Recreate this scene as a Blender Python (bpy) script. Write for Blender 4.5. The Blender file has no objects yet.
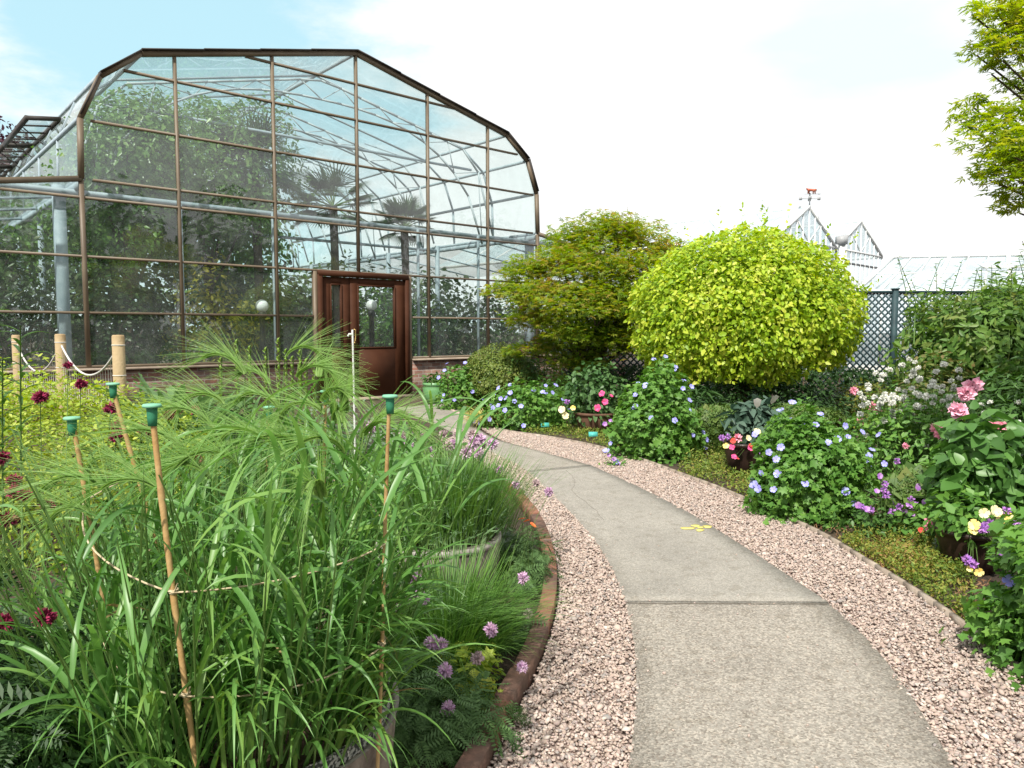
import bpy, math, numpy as np
from math import sin, cos, pi, radians, atan2, sqrt
RS = np.random.RandomState(11)
C = bpy.context.scene.collection
F, W, H, PITCH, EYE = 740.0, 1024, 768, math.atan(53/740.0), 1.35

# ------------------------------------------------------------ where things stand (metres)
def ray(px, py):
    u = (px-512)/F; v = (384-py)/F
    return np.array([u, cos(PITCH)+v*sin(PITCH), -sin(PITCH)+v*cos(PITCH)])
def at_z(px, py, z=0.0):
    r = ray(px, py); k = (z-EYE)/r[2]
    return np.array([0, 0, EYE])+r*k
def at_y(px, py, Y):
    r = ray(px, py); return np.array([0, 0, EYE])+r*(Y/r[1])

# ------------------------------------------------------------ object helpers
def thing(name, label, cat, loc=(0, 0, 0), group=None):
    o = bpy.data.objects.new(name, None); C.objects.link(o)
    o.location = tuple(float(v) for v in loc); o.empty_display_size = .1
    o['label'] = label; o['category'] = cat
    if group: o['group'] = group
    return o
def mk(name, V, faces, mat, parent=None, smooth=False):
    """faces: list of int arrays (n,k)"""
    V = np.asarray(V, dtype=np.float32).reshape(-1, 3)
    if parent is not None:
        off = np.array(parent.location, dtype=np.float32)
        q = parent.parent
        while q is not None:
            off = off+np.array(q.location, dtype=np.float32); q = q.parent
        V = V-off
    me = bpy.data.meshes.new(name)
    faces = [np.asarray(f, dtype=np.int32) for f in faces if len(f)]
    nl = sum(f.size for f in faces); nf = sum(f.shape[0] for f in faces)
    me.vertices.add(len(V)); me.vertices.foreach_set('co', V.ravel())
    me.loops.add(nl); me.loops.foreach_set('vertex_index', np.concatenate([f.ravel() for f in faces]))
    tot = np.concatenate([np.full(f.shape[0], f.shape[1], dtype=np.int32) for f in faces])
    st = np.concatenate([[0], np.cumsum(tot)[:-1]]).astype(np.int32)
    me.polygons.add(nf); me.polygons.foreach_set('loop_start', st)
    try: me.polygons.foreach_set('loop_total', tot)
    except Exception: pass
    if smooth: me.polygons.foreach_set('use_smooth', np.ones(nf, dtype=bool))
    me.update(calc_edges=True); me.validate()
    if mat: me.materials.append(mat)
    o = bpy.data.objects.new(name, me); C.objects.link(o)
    if parent is not None: o.parent = parent
    return o
def tag(o, label=None, cat=None, group=None, kind=None):
    if label: o['label'] = label
    if cat: o['category'] = cat
    if group: o['group'] = group
    if kind: o['kind'] = kind
    return o
def setloc(o, p):
    """turn a world-space mesh into one with its origin at p (top-level single meshes)"""
    me = o.data; n = len(me.vertices); a = np.empty(n*3, dtype=np.float32); me.vertices.foreach_get('co', a)
    a = (a.reshape(-1, 3)-np.array(p, dtype=np.float32)).ravel(); me.vertices.foreach_set('co', a); me.update()
    o.location = tuple(float(v) for v in p); return o
def inst(name, me, loc, X, N, s, parent):
    """a copy of mesh me as a part: local +X along X, local +Z along N"""
    X = np.array(X, float); N = np.array(N, float); N /= np.linalg.norm(N)+1e-9
    X = X-N*np.dot(X, N); X /= np.linalg.norm(X)+1e-9; Y = np.cross(N, X)
    o = bpy.data.objects.new(name, me); C.objects.link(o)
    from mathutils import Matrix
    off = np.array(parent.location) if parent else 0
    l = np.array(loc)-off
    M = Matrix([[X[0]*s, Y[0]*s, N[0]*s, l[0]], [X[1]*s, Y[1]*s, N[1]*s, l[1]], [X[2]*s, Y[2]*s, N[2]*s, l[2]], [0, 0, 0, 1]])
    if parent: o.parent = parent
    o.matrix_local = M
    return o

class MB:
    def __init__(s): s.V = []; s.F = {}; s.n = 0
    def add(s, V, faces):
        V = np.asarray(V, float).reshape(-1, 3)
        for f in faces:
            s.F.setdefault(len(f), []).append([i+s.n for i in f])
        s.V.append(V); s.n += len(V)
    def bulk(s, V, arrs):
        for a in arrs: s.F.setdefault(a.shape[1], []).extend((a+s.n).tolist())
        s.V.append(np.asarray(V).reshape(-1, 3)); s.n += len(s.V[-1])
    def bar(s, p, q, w, d, up=(0, 0, 1)):
        """box between p and q; w = size across up, d = size along up"""
        p = np.array(p, float); q = np.array(q, float); t = q-p; L = np.linalg.norm(t); t /= L
        u = np.array(up, float); u = u-t*np.dot(u, t)
        if np.linalg.norm(u) < 1e-4: u = np.array([1., 0, 0])-t*t[0]
        u /= np.linalg.norm(u); v = np.cross(t, u)
        P = []
        for e in (p, q):
            for a, b in ((-1, -1), (1, -1), (1, 1), (-1, 1)): P.append(e+v*a*w/2+u*b*d/2)
        s.add(P, [(0, 3, 2, 1), (4, 5, 6, 7), (0, 1, 5, 4), (1, 2, 6, 5), (2, 3, 7, 6), (3, 0, 4, 7)])
    def tube(s, pts, r, n=8, cap=True):
        pts = np.array(pts, float); m = len(pts)
        r = np.full(m, r) if np.isscalar(r) else np.array(r, float)
        T = np.gradient(pts, axis=0); T /= np.linalg.norm(T, axis=1)[:, None]+1e-9
        ref = np.array([0, 0, 1.]) if abs(T[0][2]) < .9 else np.array([1., 0, 0])
        V = []
        for i in range(m):
            a = np.cross(T[i], ref); a /= np.linalg.norm(a)+1e-9; b = np.cross(T[i], a); ref2 = ref
            for k in range(n):
                th = 2*pi*k/n; V.append(pts[i]+(a*cos(th)+b*sin(th))*r[i])
        fs = []
        for i in range(m-1):
            for k in range(n):
                k2 = (k+1) % n; fs.append((i*n+k, i*n+k2, (i+1)*n+k2, (i+1)*n+k))
        s.add(V, fs)
        if cap:
            s.F.setdefault(n, []).append([s.n-m*n+k for k in range(n)][::1])
            s.F.setdefault(n, []).append([s.n-n+k for k in range(n)][::-1])
    def lathe(s, c, prof, n=24):
        """prof: list of (r, z)"""
        V = []; m = len(prof)
        for r, z in prof:
            for k in range(n): th = 2*pi*k/n; V.append((c[0]+r*cos(th), c[1]+r*sin(th), c[2]+z))
        fs = []
        for i in range(m-1):
            for k in range(n): k2 = (k+1) % n; fs.append((i*n+k, i*n+k2, (i+1)*n+k2, (i+1)*n+k))
        s.add(V, fs)
    def poly(s, pts): s.add(pts, [tuple(range(len(pts)))])
    def slab(s, pts, h):
        """prism: polygon pts extruded by vector h"""
        pts = np.array(pts, float); n = len(pts); V = np.vstack([pts, pts+np.array(h)])
        fs = [tuple(range(n))[::-1], tuple(range(n, 2*n))]+[(i, (i+1) % n, n+(i+1) % n, n+i) for i in range(n)]
        s.add(V, fs)
    def build(s, name, mat, parent=None, smooth=False):
        return mk(name, np.vstack(s.V), [np.array(v, dtype=np.int32) for v in s.F.values()], mat, parent, smooth)

# ------------------------------------------------------------ materials
def newmat(name):
    m = bpy.data.materials.new(name); m.use_nodes = True; nt = m.node_tree
    b = nt.nodes['Principled BSDF']; return m, nt, b
def N(nt, t, **kw):
    n = nt.nodes.new(t)
    for k, v in kw.items():
        if k in n.inputs: n.inputs[k].default_value = v
        else: setattr(n, k, v)
    return n
def ramp(nt, cols, pos=None, interp='LINEAR'):
    r = nt.nodes.new('ShaderNodeValToRGB'); e = r.color_ramp.elements; r.color_ramp.interpolation = interp
    n = len(cols)
    for i in range(n-2): e.new(.5)
    for i, c in enumerate(cols):
        e[i].position = pos[i] if pos else i/(n-1)
        e[i].color = (*c, 1)
    return r
def leafmat(name, cols, trans=.35, rough=.45, spec=.4, nscale=2.0, tcol=None):
    m, nt, b = newmat(name); L = nt.links
    g = N(nt, 'ShaderNodeNewGeometry'); tc = N(nt, 'ShaderNodeTexCoord')
    no = N(nt, 'ShaderNodeTexNoise', Scale=nscale, Detail=3.0); L.new(tc.outputs['Object'], no.inputs['Vector'])
    mx = N(nt, 'ShaderNodeMath', operation='MULTIPLY_ADD'); L.new(g.outputs['Random Per Island'], mx.inputs[0]); mx.inputs[1].default_value = .75
    m2 = N(nt, 'ShaderNodeMath', operation='MULTIPLY_ADD'); L.new(no.outputs['Fac'], m2.inputs[0]); m2.inputs[1].default_value = .9; m2.inputs[2].default_value = -.33
    L.new(m2.outputs[0], mx.inputs[2])
    r = ramp(nt, cols); L.new(mx.outputs[0], r.inputs['Fac'])
    L.new(r.outputs['Color'], b.inputs['Base Color'])
    b.inputs['Roughness'].default_value = rough; b.inputs['Specular IOR Level'].default_value = spec
    tr = N(nt, 'ShaderNodeBsdfTranslucent')
    hs = N(nt, 'ShaderNodeHueSaturation', Saturation=1.15, Value=1.35, Hue=.49); L.new(r.outputs['Color'], hs.inputs['Color']); L.new(hs.outputs['Color'], tr.inputs['Color'])
    mix = N(nt, 'ShaderNodeMixShader'); mix.inputs[0].default_value = trans
    L.new(b.outputs[0], mix.inputs[1]); L.new(tr.outputs[0], mix.inputs[2])
    L.new(mix.outputs[0], nt.nodes['Material Output'].inputs['Surface'])
    return m
def noisemat(name, cols, scale=8.0, rough=.8, bump=.0, bscale=60.0, spec=.3, metal=0, detail=6.0, pos=None):
    m, nt, b = newmat(name); L = nt.links
    tc = N(nt, 'ShaderNodeTexCoord')
    no = N(nt, 'ShaderNodeTexNoise', Scale=scale, Detail=detail); L.new(tc.outputs['Object'], no.inputs['Vector'])
    r = ramp(nt, cols, pos or [.3+.4*i/(len(cols)-1) for i in range(len(cols))]); L.new(no.outputs['Fac'], r.inputs['Fac'])
    L.new(r.outputs['Color'], b.inputs['Base Color']); b.inputs['Roughness'].default_value = rough
    b.inputs['Specular IOR Level'].default_value = spec; b.inputs['Metallic'].default_value = metal
    if bump:
        n2 = N(nt, 'ShaderNodeTexNoise', Scale=bscale, Detail=5.0); L.new(tc.outputs['Object'], n2.inputs['Vector'])
        bp = N(nt, 'ShaderNodeBump', Strength=bump, Distance=.01); L.new(n2.outputs['Fac'], bp.inputs['Height']); L.new(bp.outputs[0], b.inputs['Normal'])
    return m
def islandmat(name, cols, rough=.8, bump=0, bscale=200.0):
    m, nt, b = newmat(name); L = nt.links
    g = N(nt, 'ShaderNodeNewGeometry'); r = ramp(nt, cols); L.new(g.outputs['Random Per Island'], r.inputs['Fac'])
    tc = N(nt, 'ShaderNodeTexCoord'); no = N(nt, 'ShaderNodeTexNoise', Scale=bscale, Detail=3.0); L.new(tc.outputs['Object'], no.inputs['Vector'])
    mx = N(nt, 'ShaderNodeMixRGB', blend_type='MULTIPLY'); mx.inputs[0].default_value = .35
    L.new(r.outputs['Color'], mx.inputs[1]); L.new(no.outputs['Color'], mx.inputs[2])
    hs = N(nt, 'ShaderNodeHueSaturation', Value=1.25, Saturation=.95); L.new(mx.outputs[0], hs.inputs['Color'])
    L.new(hs.outputs[0], b.inputs['Base Color']); b.inputs['Roughness'].default_value = rough
    b.inputs['Specular IOR Level'].default_value = .25
    return m

# ------------------------------------------------------------ leaf templates (length 1 along +X, face up +Z)
def T_leaf(w=.5, fold=.06, droop=.12):
    h = w/2
    V = [(0, 0, 0), (.38, 0, -fold), (.76, 0, -fold*.8-droop*.4), (1, 0, -droop), (.32, h, 0), (.74, h*.62, -droop*.35), (.32, -h, 0), (.74, -h*.62, -droop*.35)]
    return np.array(V, float), [[(0, 1, 4), (2, 3, 5), (1, 0, 6), (3, 2, 7)], [(1, 2, 5, 4), (2, 1, 6, 7)]]
def T_fine(w=.8, m=7, fold=.05, droop=.2, base=.55):
    xs = np.linspace(0, 1, m+1); V = []; f3 = []; f4 = []
    for x in xs:
        h = w/2*(sin(pi*min(1, x**base))**.8 if 0 < x < 1 else 0); z = -droop*x*x
        V += [(x, h, z+h*.12), (x, 0, z-fold), (x, -h, z+h*.12)]
    for i in range(m): a = i*3; f4 += [(a, a+1, a+4, a+3), (a+1, a+2, a+5, a+4)]
    return np.array(V, float), [f4]
def T_rhomb(w=.5, droop=.1):
    return np.array([(0, 0, 0), (.45, w/2, .03), (1, 0, -droop), (.45, -w/2, .03)], float), [[(0, 2, 1), (0, 3, 2)]]
def T_lobed(n=5, depth=.5, cup=.06):
    V = [(.42, 0, -cup)]; m = 2*n+1
    for i in range(m):
        a = -2.75+5.5*i/(m-1); r = .58 if i % 2 else .58*depth
        if i in (0, m-1): r = .40
        V.append((.42+r*cos(a), r*sin(a), cup*.6*(1 if i % 2 == 0 else -.5)))
    return np.array(V, float), [[(0, i, i+1) for i in range(1, m)]+[(0, m, 1)]]
def T_star(n=5, w=.2):
    V = [(0, 0, 0)]; f = []
    for i in range(n):
        a = -1.5+3.0*i/(n-1); L = 1-.25*abs(a); k = len(V)
        V += [(L*.45*cos(a)-w*sin(a)*.6, L*.45*sin(a)+w*cos(a)*.6, .03), (L*cos(a), L*sin(a), -.12), (L*.45*cos(a)+w*sin(a)*.6, L*.45*sin(a)-w*cos(a)*.6, .03)]
        f.append((0, k+2, k+1, k))
    return np.array(V, float), [f]
def T_fern(n=7, w=.28):
    V = []; f = []
    for i in range(n):
        x = .1+.85*i/n; l = w*(1-.7*abs(i/n-.35))
        for sg in (1, -1):
            k = len(V); V += [(x, 0, 0), (x+.03, sg*l*.5+.0, .03), (x+.12, sg*l, -.02), (x+.10, sg*l*.45, 0)]
            f.append((k, k+3, k+2, k+1) if sg > 0 else (k, k+1, k+2, k+3))
    k = len(V); V += [(0, .008, 0), (1, .002, -.08), (1, -.002, -.08), (0, -.008, 0)]; f.append((k, k+3, k+2, k+1))
    return np.array(V, float), [f]
def unit(a): return a/(np.linalg.norm(a, axis=-1, keepdims=True)+1e-9)
def leaves(T, P, X, Nn, S, flex=None):
    """instances of template T -> (V, faces)"""
    tv, tf = T; n = len(P)
    Nn = unit(Nn); X = unit(X-Nn*np.sum(X*Nn, 1, keepdims=True)); Y = np.cross(Nn, X)
    S = np.broadcast_to(np.asarray(S, float), (n,))
    V = (tv[None, :, 0, None]*X[:, None]+tv[None, :, 1, None]*Y[:, None]+tv[None, :, 2, None]*Nn[:, None])*S[:, None, None]+P[:, None]
    k = len(tv); o = (np.arange(n)*k)
    out = [ (np.array(f)[None]+o[:, None, None]).reshape(-1, len(f[0])) for f in tf]
    return V.reshape(-1, 3), out
def join(parts):
    V = []; Fd = {}; n = 0
    for v, fs in parts:
        v = np.asarray(v).reshape(-1, 3)
        for f in fs: Fd.setdefault(f.shape[1], []).append(f+n)
        V.append(v); n += len(v)
    return np.vstack(V), [np.vstack(f) for f in Fd.values()]
def rdir(n, rs=RS): return unit(rs.normal(size=(n, 3)))
def lump(D, seed, amp=.15, fr=3.0):
    r = np.random.RandomState(seed); s = 0
    for k in range(7):
        w = r.normal(size=3)*fr*(1+k*.35); s = s+np.sin(D@w+r.rand()*6.28)/(1+k*.3)
    return 1+amp*s/2.2
def crown(n, c, rad, T, size, seed=1, shell=.35, amp=.15, fr=3.0, up=.5, zmin=None, rnd=.6, droop=.3, jit=.25, cut=None):
    """leaves spread through the outer part of a lumpy ellipsoid"""
    rs = np.random.RandomState(seed); c = np.array(c, float); rad = np.array(rad, float)
    D = rdir(n, rs); R = (1-shell*rs.rand(n)**1.6)*lump(D, seed+5, amp, fr)
    P = c+D*rad*R[:, None]
    keep = np.ones(n, bool)
    if zmin is not None: keep &= P[:, 2] > zmin
    if cut is not None: keep &= cut(P)
    P = P[keep]; D = D[keep]; m = len(P)
    No = unit(D/rad); Nn = No*(1-up)+np.array([0, 0, up])+rs.normal(size=(m, 3))*rnd*.5
    X = No*.6+rs.normal(size=(m, 3))*.7-np.array([0, 0, droop])
    return leaves(T, P, X, Nn, size*(1+jit*rs.normal(size=m)).clip(.4, 1.8))
def blades(base, az, lean, curve, L, w, segs=8, fold=.25, twist=0, p=1.3, seed=3, taper=3, wob=0):
    base = np.asarray(base, float); n = len(base)
    az, lean, curve, L, w = [np.broadcast_to(np.asarray(a, float), (n,)) for a in (az, lean, curve, L, w)]
    tw = np.broadcast_to(np.asarray(twist, float), (n,))
    h = np.stack([np.cos(az), np.sin(az), 0*az], 1); sd = np.stack([-np.sin(az), np.cos(az), 0*az], 1); up = np.array([0, 0, 1.])
    pos = base.copy(); V = np.zeros((n, segs+1, 3, 3))
    for i in range(segs+1):
        s = i/segs; th = lean+curve*s**p
        t = h*np.sin(th)[:, None]+up*np.cos(th)[:, None]
        if i: pos = pos+t*(L/segs)[:, None]
        nn = np.cross(t, sd)
        a = tw*s; sdir = sd*np.cos(a)[:, None]+nn*np.sin(a)[:, None]; nd = np.cross(t, sdir)
        ww = w*min(1, .55+s*2.2)*(1-s**taper)
        V[:, i, 0] = pos-sdir*ww[:, None]/2; V[:, i, 1] = pos-nd*(ww*fold)[:, None]; V[:, i, 2] = pos+sdir*ww[:, None]/2
    k = (segs+1)*3; f = []
    for i in range(segs):
        for c in (0, 1): a = i*3+c; f.append((a, a+1, a+4, a+3))
    f = np.array(f)
    return V.reshape(-1, 3), [(f[None]+(np.arange(n)*k)[:, None, None]).reshape(-1, 4)]
def stems(base, az, lean, curve, L, r=.003, segs=5, p=1.3):
    v1, f1 = blades(base, az, lean, curve, L, r*2, segs, 0, 0, p, taper=30)
    v2, f2 = blades(base, az, lean, curve, L, r*2, segs, 0, pi/2, p, taper=30)
    # second ribbon fully turned: simple cross of two strips
    n = len(base); h = np.stack([np.cos(np.broadcast_to(az, n)), np.sin(np.broadcast_to(az, n)), np.zeros(n)], 1)
    V = v1.reshape(n, segs+1, 3, 3); mid = V[:, :, 1:2]; W2 = mid.repeat(3, 2).copy()
    W2[:, :, 0] = mid[:, :, 0]-h[:, None]*r; W2[:, :, 2] = mid[:, :, 0]+h[:, None]*r
    return join([(v1, f1), (W2.reshape(-1, 3), f1)])
def tips(base, az, lean, curve, L, segs=10, p=1.3, at=1.0):
    base = np.asarray(base, float); n = len(base)
    az, lean, curve, L = [np.broadcast_to(np.asarray(a, float), (n,)) for a in (az, lean, curve, L)]
    pos = base.copy(); h = np.stack([np.cos(az), np.sin(az), 0*az], 1); up = np.array([0, 0, 1.])
    for i in range(1, segs+1):
        s = i/segs*at; th = lean+curve*s**p
        pos = pos+(h*np.sin(th)[:, None]+up*np.cos(th)[:, None])*(L*at/segs)[:, None]
    th = lean+curve*at**p
    return pos, h*np.sin(th)[:, None]+up*np.cos(th)[:, None]
def catmull(P, m=8):
    P = np.asarray(P, float); P = np.vstack([2*P[0]-P[1], P, 2*P[-1]-P[-2]]); out = []
    for i in range(1, len(P)-2):
        for k in range(m):
            t = k/m; a, b, c, d = P[i-1], P[i], P[i+1], P[i+2]
            out.append(.5*((2*b)+(c-a)*t+(2*a-5*b+4*c-d)*t*t+(3*b-a-3*c+d)*t**3))
    out.append(P[-2]); return np.array(out)
def resample(P, n):
    P = np.asarray(P); d = np.r_[0, np.cumsum(np.linalg.norm(np.diff(P, axis=0), axis=1))]
    s = np.linspace(0, d[-1], n); return np.stack([np.interp(s, d, P[:, k]) for k in range(P.shape[1])], 1)
# ============================================================ camera, sky, sun
sc = bpy.context.scene
cam = bpy.data.objects.new('camera', bpy.data.cameras.new('camera')); C.objects.link(cam)
cam.location = (0, 0, EYE); cam.rotation_euler = (pi/2-PITCH, 0, 0)
cam.data.lens = F/W*36; cam.data.sensor_width = 36; cam.data.clip_end = 2000; cam.data.clip_start = .02
sc.camera = cam
SUN_EL, SUN_AZ = radians(50), radians(200)      # azimuth clockwise from +Y
sd = np.array([sin(SUN_AZ)*cos(SUN_EL), cos(SUN_AZ)*cos(SUN_EL), sin(SUN_EL)])
sun = bpy.data.objects.new('sun', bpy.data.lights.new('sun', 'SUN')); C.objects.link(sun)
sun.data.energy = 5.0; sun.data.angle = radians(1.0); sun.data.color = (1, .95, .86)
from mathutils import Vector
sun.rotation_euler = Vector(tuple(sd)).to_track_quat('Z', 'Y').to_euler()
wd = bpy.data.worlds.new('World'); sc.world = wd; wd.use_nodes = True
nt = wd.node_tree; L = nt.links; bg = nt.nodes['Background']
sky = N(nt, 'ShaderNodeTexSky', sky_type='NISHITA'); sky.sun_disc = False
sky.sun_elevation = SUN_EL; sky.sun_rotation = SUN_AZ; sky.air_density = 1.3; sky.dust_density = 1.0
tc = N(nt, 'ShaderNodeTexCoord')
mp = N(nt, 'ShaderNodeMapping'); mp.inputs['Scale'].default_value = (1, 1, 2.6); mp.inputs['Location'].default_value = (3.1, 1.4, .6)
L.new(tc.outputs['Generated'], mp.inputs['Vector'])
no = N(nt, 'ShaderNodeTexNoise', Scale=3.4, Detail=7.0, Roughness=.58); L.new(mp.outputs[0], no.inputs['Vector'])
dt = N(nt, 'ShaderNodeVectorMath', operation='DOT_PRODUCT'); L.new(tc.outputs['Generated'], dt.inputs[0])
dt.inputs[1].default_value = tuple(unit(ray(95, 55)))
rb = N(nt, 'ShaderNodeMapRange'); rb.inputs[1].default_value = .87; rb.inputs[2].default_value = 1.0; rb.inputs[3].default_value = 0; rb.inputs[4].default_value = .30
L.new(dt.outputs['Value'], rb.inputs[0])
sb = N(nt, 'ShaderNodeMath', operation='SUBTRACT'); L.new(no.outputs['Fac'], sb.inputs[0]); L.new(rb.outputs[0], sb.inputs[1])
cr = ramp(nt, [(0, 0, 0), (1, 1, 1)], [.20, .44], 'EASE'); L.new(sb.outputs[0], cr.inputs['Fac'])
blue = N(nt, 'ShaderNodeMixRGB', blend_type='MIX'); blue.inputs[0].default_value = .55; blue.inputs[2].default_value = (10.5, 16.5, 18.0, 1)
L.new(sky.outputs[0], blue.inputs[1])
n2 = N(nt, 'ShaderNodeTexNoise', Scale=2.1, Detail=6.0, Roughness=.5); L.new(mp.outputs[0], n2.inputs['Vector'])
c2_ = ramp(nt, [(.80, .89, .94), (1, 1, 1)], [.34, .50]); L.new(n2.outputs['Fac'], c2_.inputs['Fac'])
cm = N(nt, 'ShaderNodeVectorMath', operation='SCALE'); L.new(c2_.outputs['Color'], cm.inputs[0]); cm.inputs['Scale'].default_value = 13.7
mx = N(nt, 'ShaderNodeMixRGB', blend_type='MIX'); L.new(cm.outputs[0], mx.inputs[2])
L.new(cr.outputs['Color'], mx.inputs[0]); L.new(blue.outputs[0], mx.inputs[1]); L.new(mx.outputs[0], bg.inputs['Color'])
bg.inputs['Strength'].default_value = .073
vs = sc.view_settings; vs.view_transform = 'Standard'; vs.look = 'None'; vs.gamma = 1; vs.use_curve_mapping = False; vs.exposure = 0.2
try: sc.cycles.transparent_max_bounces = 32
except Exception: pass

# ============================================================ ground, path, gravel
soilm = noisemat('soil', [(.035, .022, .014), (.075, .048, .030), (.12, .08, .05)], 9, .95, .8, 45)
tm = newmat('garden_ground'); m, nt, b = tm; L = nt.links
tc = N(nt, 'ShaderNodeTexCoord'); n1 = N(nt, 'ShaderNodeTexNoise', Scale=.8, Detail=9.0); L.new(tc.outputs['Object'], n1.inputs['Vector'])
r = ramp(nt, [(.030, .020, .013), (.075, .05, .032), (.05, .06, .022)], [.35, .55, .75]); L.new(n1.outputs['Fac'], r.inputs['Fac']); L.new(r.outputs['Color'], b.inputs['Base Color']); b.inputs['Roughness'].default_value = .95
n2 = N(nt, 'ShaderNodeTexNoise', Scale=40.0, Detail=6.0); L.new(tc.outputs['Object'], n2.inputs['Vector'])
bp = N(nt, 'ShaderNodeBump', Strength=.8, Distance=.02); L.new(n2.outputs['Fac'], bp.inputs['Height']); L.new(bp.outputs[0], b.inputs['Normal'])
gnd = mk('ground', [(-400, -400, -.012), (400, -400, -.012), (400, 600, -.012), (-400, 600, -.012)], [np.array([[0, 1, 2, 3]])], m)
tag(gnd, 'dark garden soil between the beds and buildings', 'ground', kind='structure')

G_ = lambda l: np.array([at_z(x, y)[:2] for x, y in l])
s1L = catmull(G_([(625, 603), (634, 645), (636, 700), (629, 768), (615, 860), (560, 1300)])); s1R = catmull(G_([(827, 604), (870, 645), (905, 690), (933, 735), (953, 768), (1010, 880), (1200, 1300)]))
s2L = catmull(G_([(527, 472), (562, 505), (592, 538), (612, 570), (625, 603)])); s2R = catmull(G_([(590, 466), (640, 489), (690, 515), (740, 546), (790, 579), (827, 604)]))
s3L = catmull(G_([(398, 408), (436, 424), (478, 445), (527, 472)])); s3R = catmull(G_([(470, 401), (462, 412), (488, 436), (535, 450), (590, 466)]))
gR = catmull(G_([(452, 411), (476, 424), (505, 432), (545, 438), (592, 447), (640, 461), (680, 476), (720, 491), (768, 512), (817, 535), (858, 560), (900, 586), (940, 613), (974, 639), (1060, 712), (1180, 850)]))
gL = catmull(G_([(440, 440), (490, 468), (515, 489), (540, 520), (553, 550), (559, 585), (556, 618), (545, 655), (530, 690), (512, 725), (492, 768), (460, 840), (400, 1000)]))

def pathmat(name, base, agg, fine):
    m, nt, b = newmat(name); L = nt.links; tc = N(nt, 'ShaderNodeTexCoord')
    n1 = N(nt, 'ShaderNodeTexNoise', Scale=1.7, Detail=8.0, Roughness=.65); L.new(tc.outputs['Object'], n1.inputs['Vector'])
    r1 = ramp(nt, [tuple(c*.87 for c in base), base, tuple(min(1, c*1.12) for c in base)], [.32, .52, .72]); L.new(n1.outputs['Fac'], r1.inputs['Fac'])
    v = N(nt, 'ShaderNodeTexVoronoi', Scale=fine); L.new(tc.outputs['Object'], v.inputs['Vector'])
    hs = N(nt, 'ShaderNodeSeparateColor'); L.new(v.outputs['Color'], hs.inputs[0])
    r2 = ramp(nt, [(.45, .40, .36), (.82, .80, .76), (1.0, .98, .95), (1.55, 1.48, 1.40), (.62, .52, .46)], [0, .3, .6, .85, 1]); L.new(hs.outputs[0], r2.inputs['Fac'])
    mx = N(nt, 'ShaderNodeMixRGB', blend_type='MULTIPLY'); mx.inputs[0].default_value = agg
    L.new(r1.outputs['Color'], mx.inputs[1]); L.new(r2.outputs['Color'], mx.inputs[2])
    n3 = N(nt, 'ShaderNodeTexNoise', Scale=14.0, Detail=6.0); L.new(tc.outputs['Object'], n3.inputs['Vector'])
    r3 = ramp(nt, [(.74, .72, .68), (1, 1, 1)], [.34, .46]); L.new(n3.outputs['Fac'], r3.inputs['Fac'])
    m4 = N(nt, 'ShaderNodeMixRGB', blend_type='MULTIPLY'); m4.inputs[0].default_value = .55; L.new(mx.outputs[0], m4.inputs[1]); L.new(r3.outputs['Color'], m4.inputs[2])
    L.new(m4.outputs[0], b.inputs['Base Color']); b.inputs['Roughness'].default_value = .9; b.inputs['Specular IOR Level'].default_value = .2
    bp = N(nt, 'ShaderNodeBump', Strength=.6*agg, Distance=.004); L.new(v.outputs['Distance'], bp.inputs['Height']); L.new(bp.outputs[0], b.inputs['Normal'])
    return m
def strip(name, A, B, z, mat, n=48, t=.05, across=6):
    A = resample(A, n); B = resample(B, n); V = []
    for i in range(n):
        for k in range(across+1):
            q = A[i]+(B[i]-A[i])*k/across; V.append((q[0], q[1], z))
    f = []; w = across+1
    for i in range(n-1):
        for k in range(across): a = i*w+k; f.append((a, a+1, a+w+1, a+w))
    f = [np.array(f)]
    V = np.array(V); nv = len(V)
    rim = [i*w for i in range(n)]+[(n-1)*w+k for k in range(1, w)]+[i*w+across for i in range(n-2, -1, -1)]+[k for k in range(across-1, 0, -1)]
    V2 = V[rim]-np.array([0, 0, t]); k = len(rim)
    f.append(np.array([(rim[i], rim[(i+1) % k], nv+(i+1) % k, nv+i) for i in range(k)]))
    return mk(name, np.vstack([V, V2]), f, mat)
c1 = pathmat('coarse_concrete', (.30, .28, .25), .75, 140); c2 = pathmat('smooth_concrete', (.30, .286, .258), .5, 170); c3 = pathmat('worn_concrete', (.30, .282, .25), .5, 150)
sh = lambda A, B, a, b: (A, B)
o = strip('path', s1L, s1R, .012, c1); tag(o, 'coarse pebbly near slab of the curved concrete path', 'path', kind='structure')
o = strip('path', s2L, s2R, .014, c2); tag(o, 'smooth pale middle slab of the concrete path', 'path', kind='structure')
o = strip('path', s3L, s3R, .010, c3); tag(o, 'far slab of the path running to the door', 'path', kind='structure')
# joints between slabs: dirt filled groove
jm = noisemat('joint_dirt', [(.07, .055, .04), (.16, .13, .1)], 30, .95)
for a, b_ in (((625, 603), (827, 604)), ((527, 472), (590, 466))):
    a = at_z(*a, .0165); b_ = at_z(*b_, .0165); mbx = MB(); 
    P = [a+(b_-a)*i/14+np.array([0, RS.normal()*.003, 0]) for i in range(15)]
    mbx2 = MB(); mbx2.tube(P, .0014, 5); o = mbx2.build('path_joint', jm); tag(o, kind='structure')
crk = noisemat('crack_dirt', [(.12, .10, .08), (.20, .17, .14)], 30, .95)
for pts in (((566, 470), (575, 480), (573, 492), (590, 505), (604, 520)),):
    P = catmull([at_z(x, y, .0150) for x, y in pts], 5); P[:, :2] += RS.normal(size=(len(P), 2))*.005; m_ = MB(); m_.tube(P, .0012, 4); o = m_.build('path_crack', crk); tag(o, kind='structure')
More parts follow.
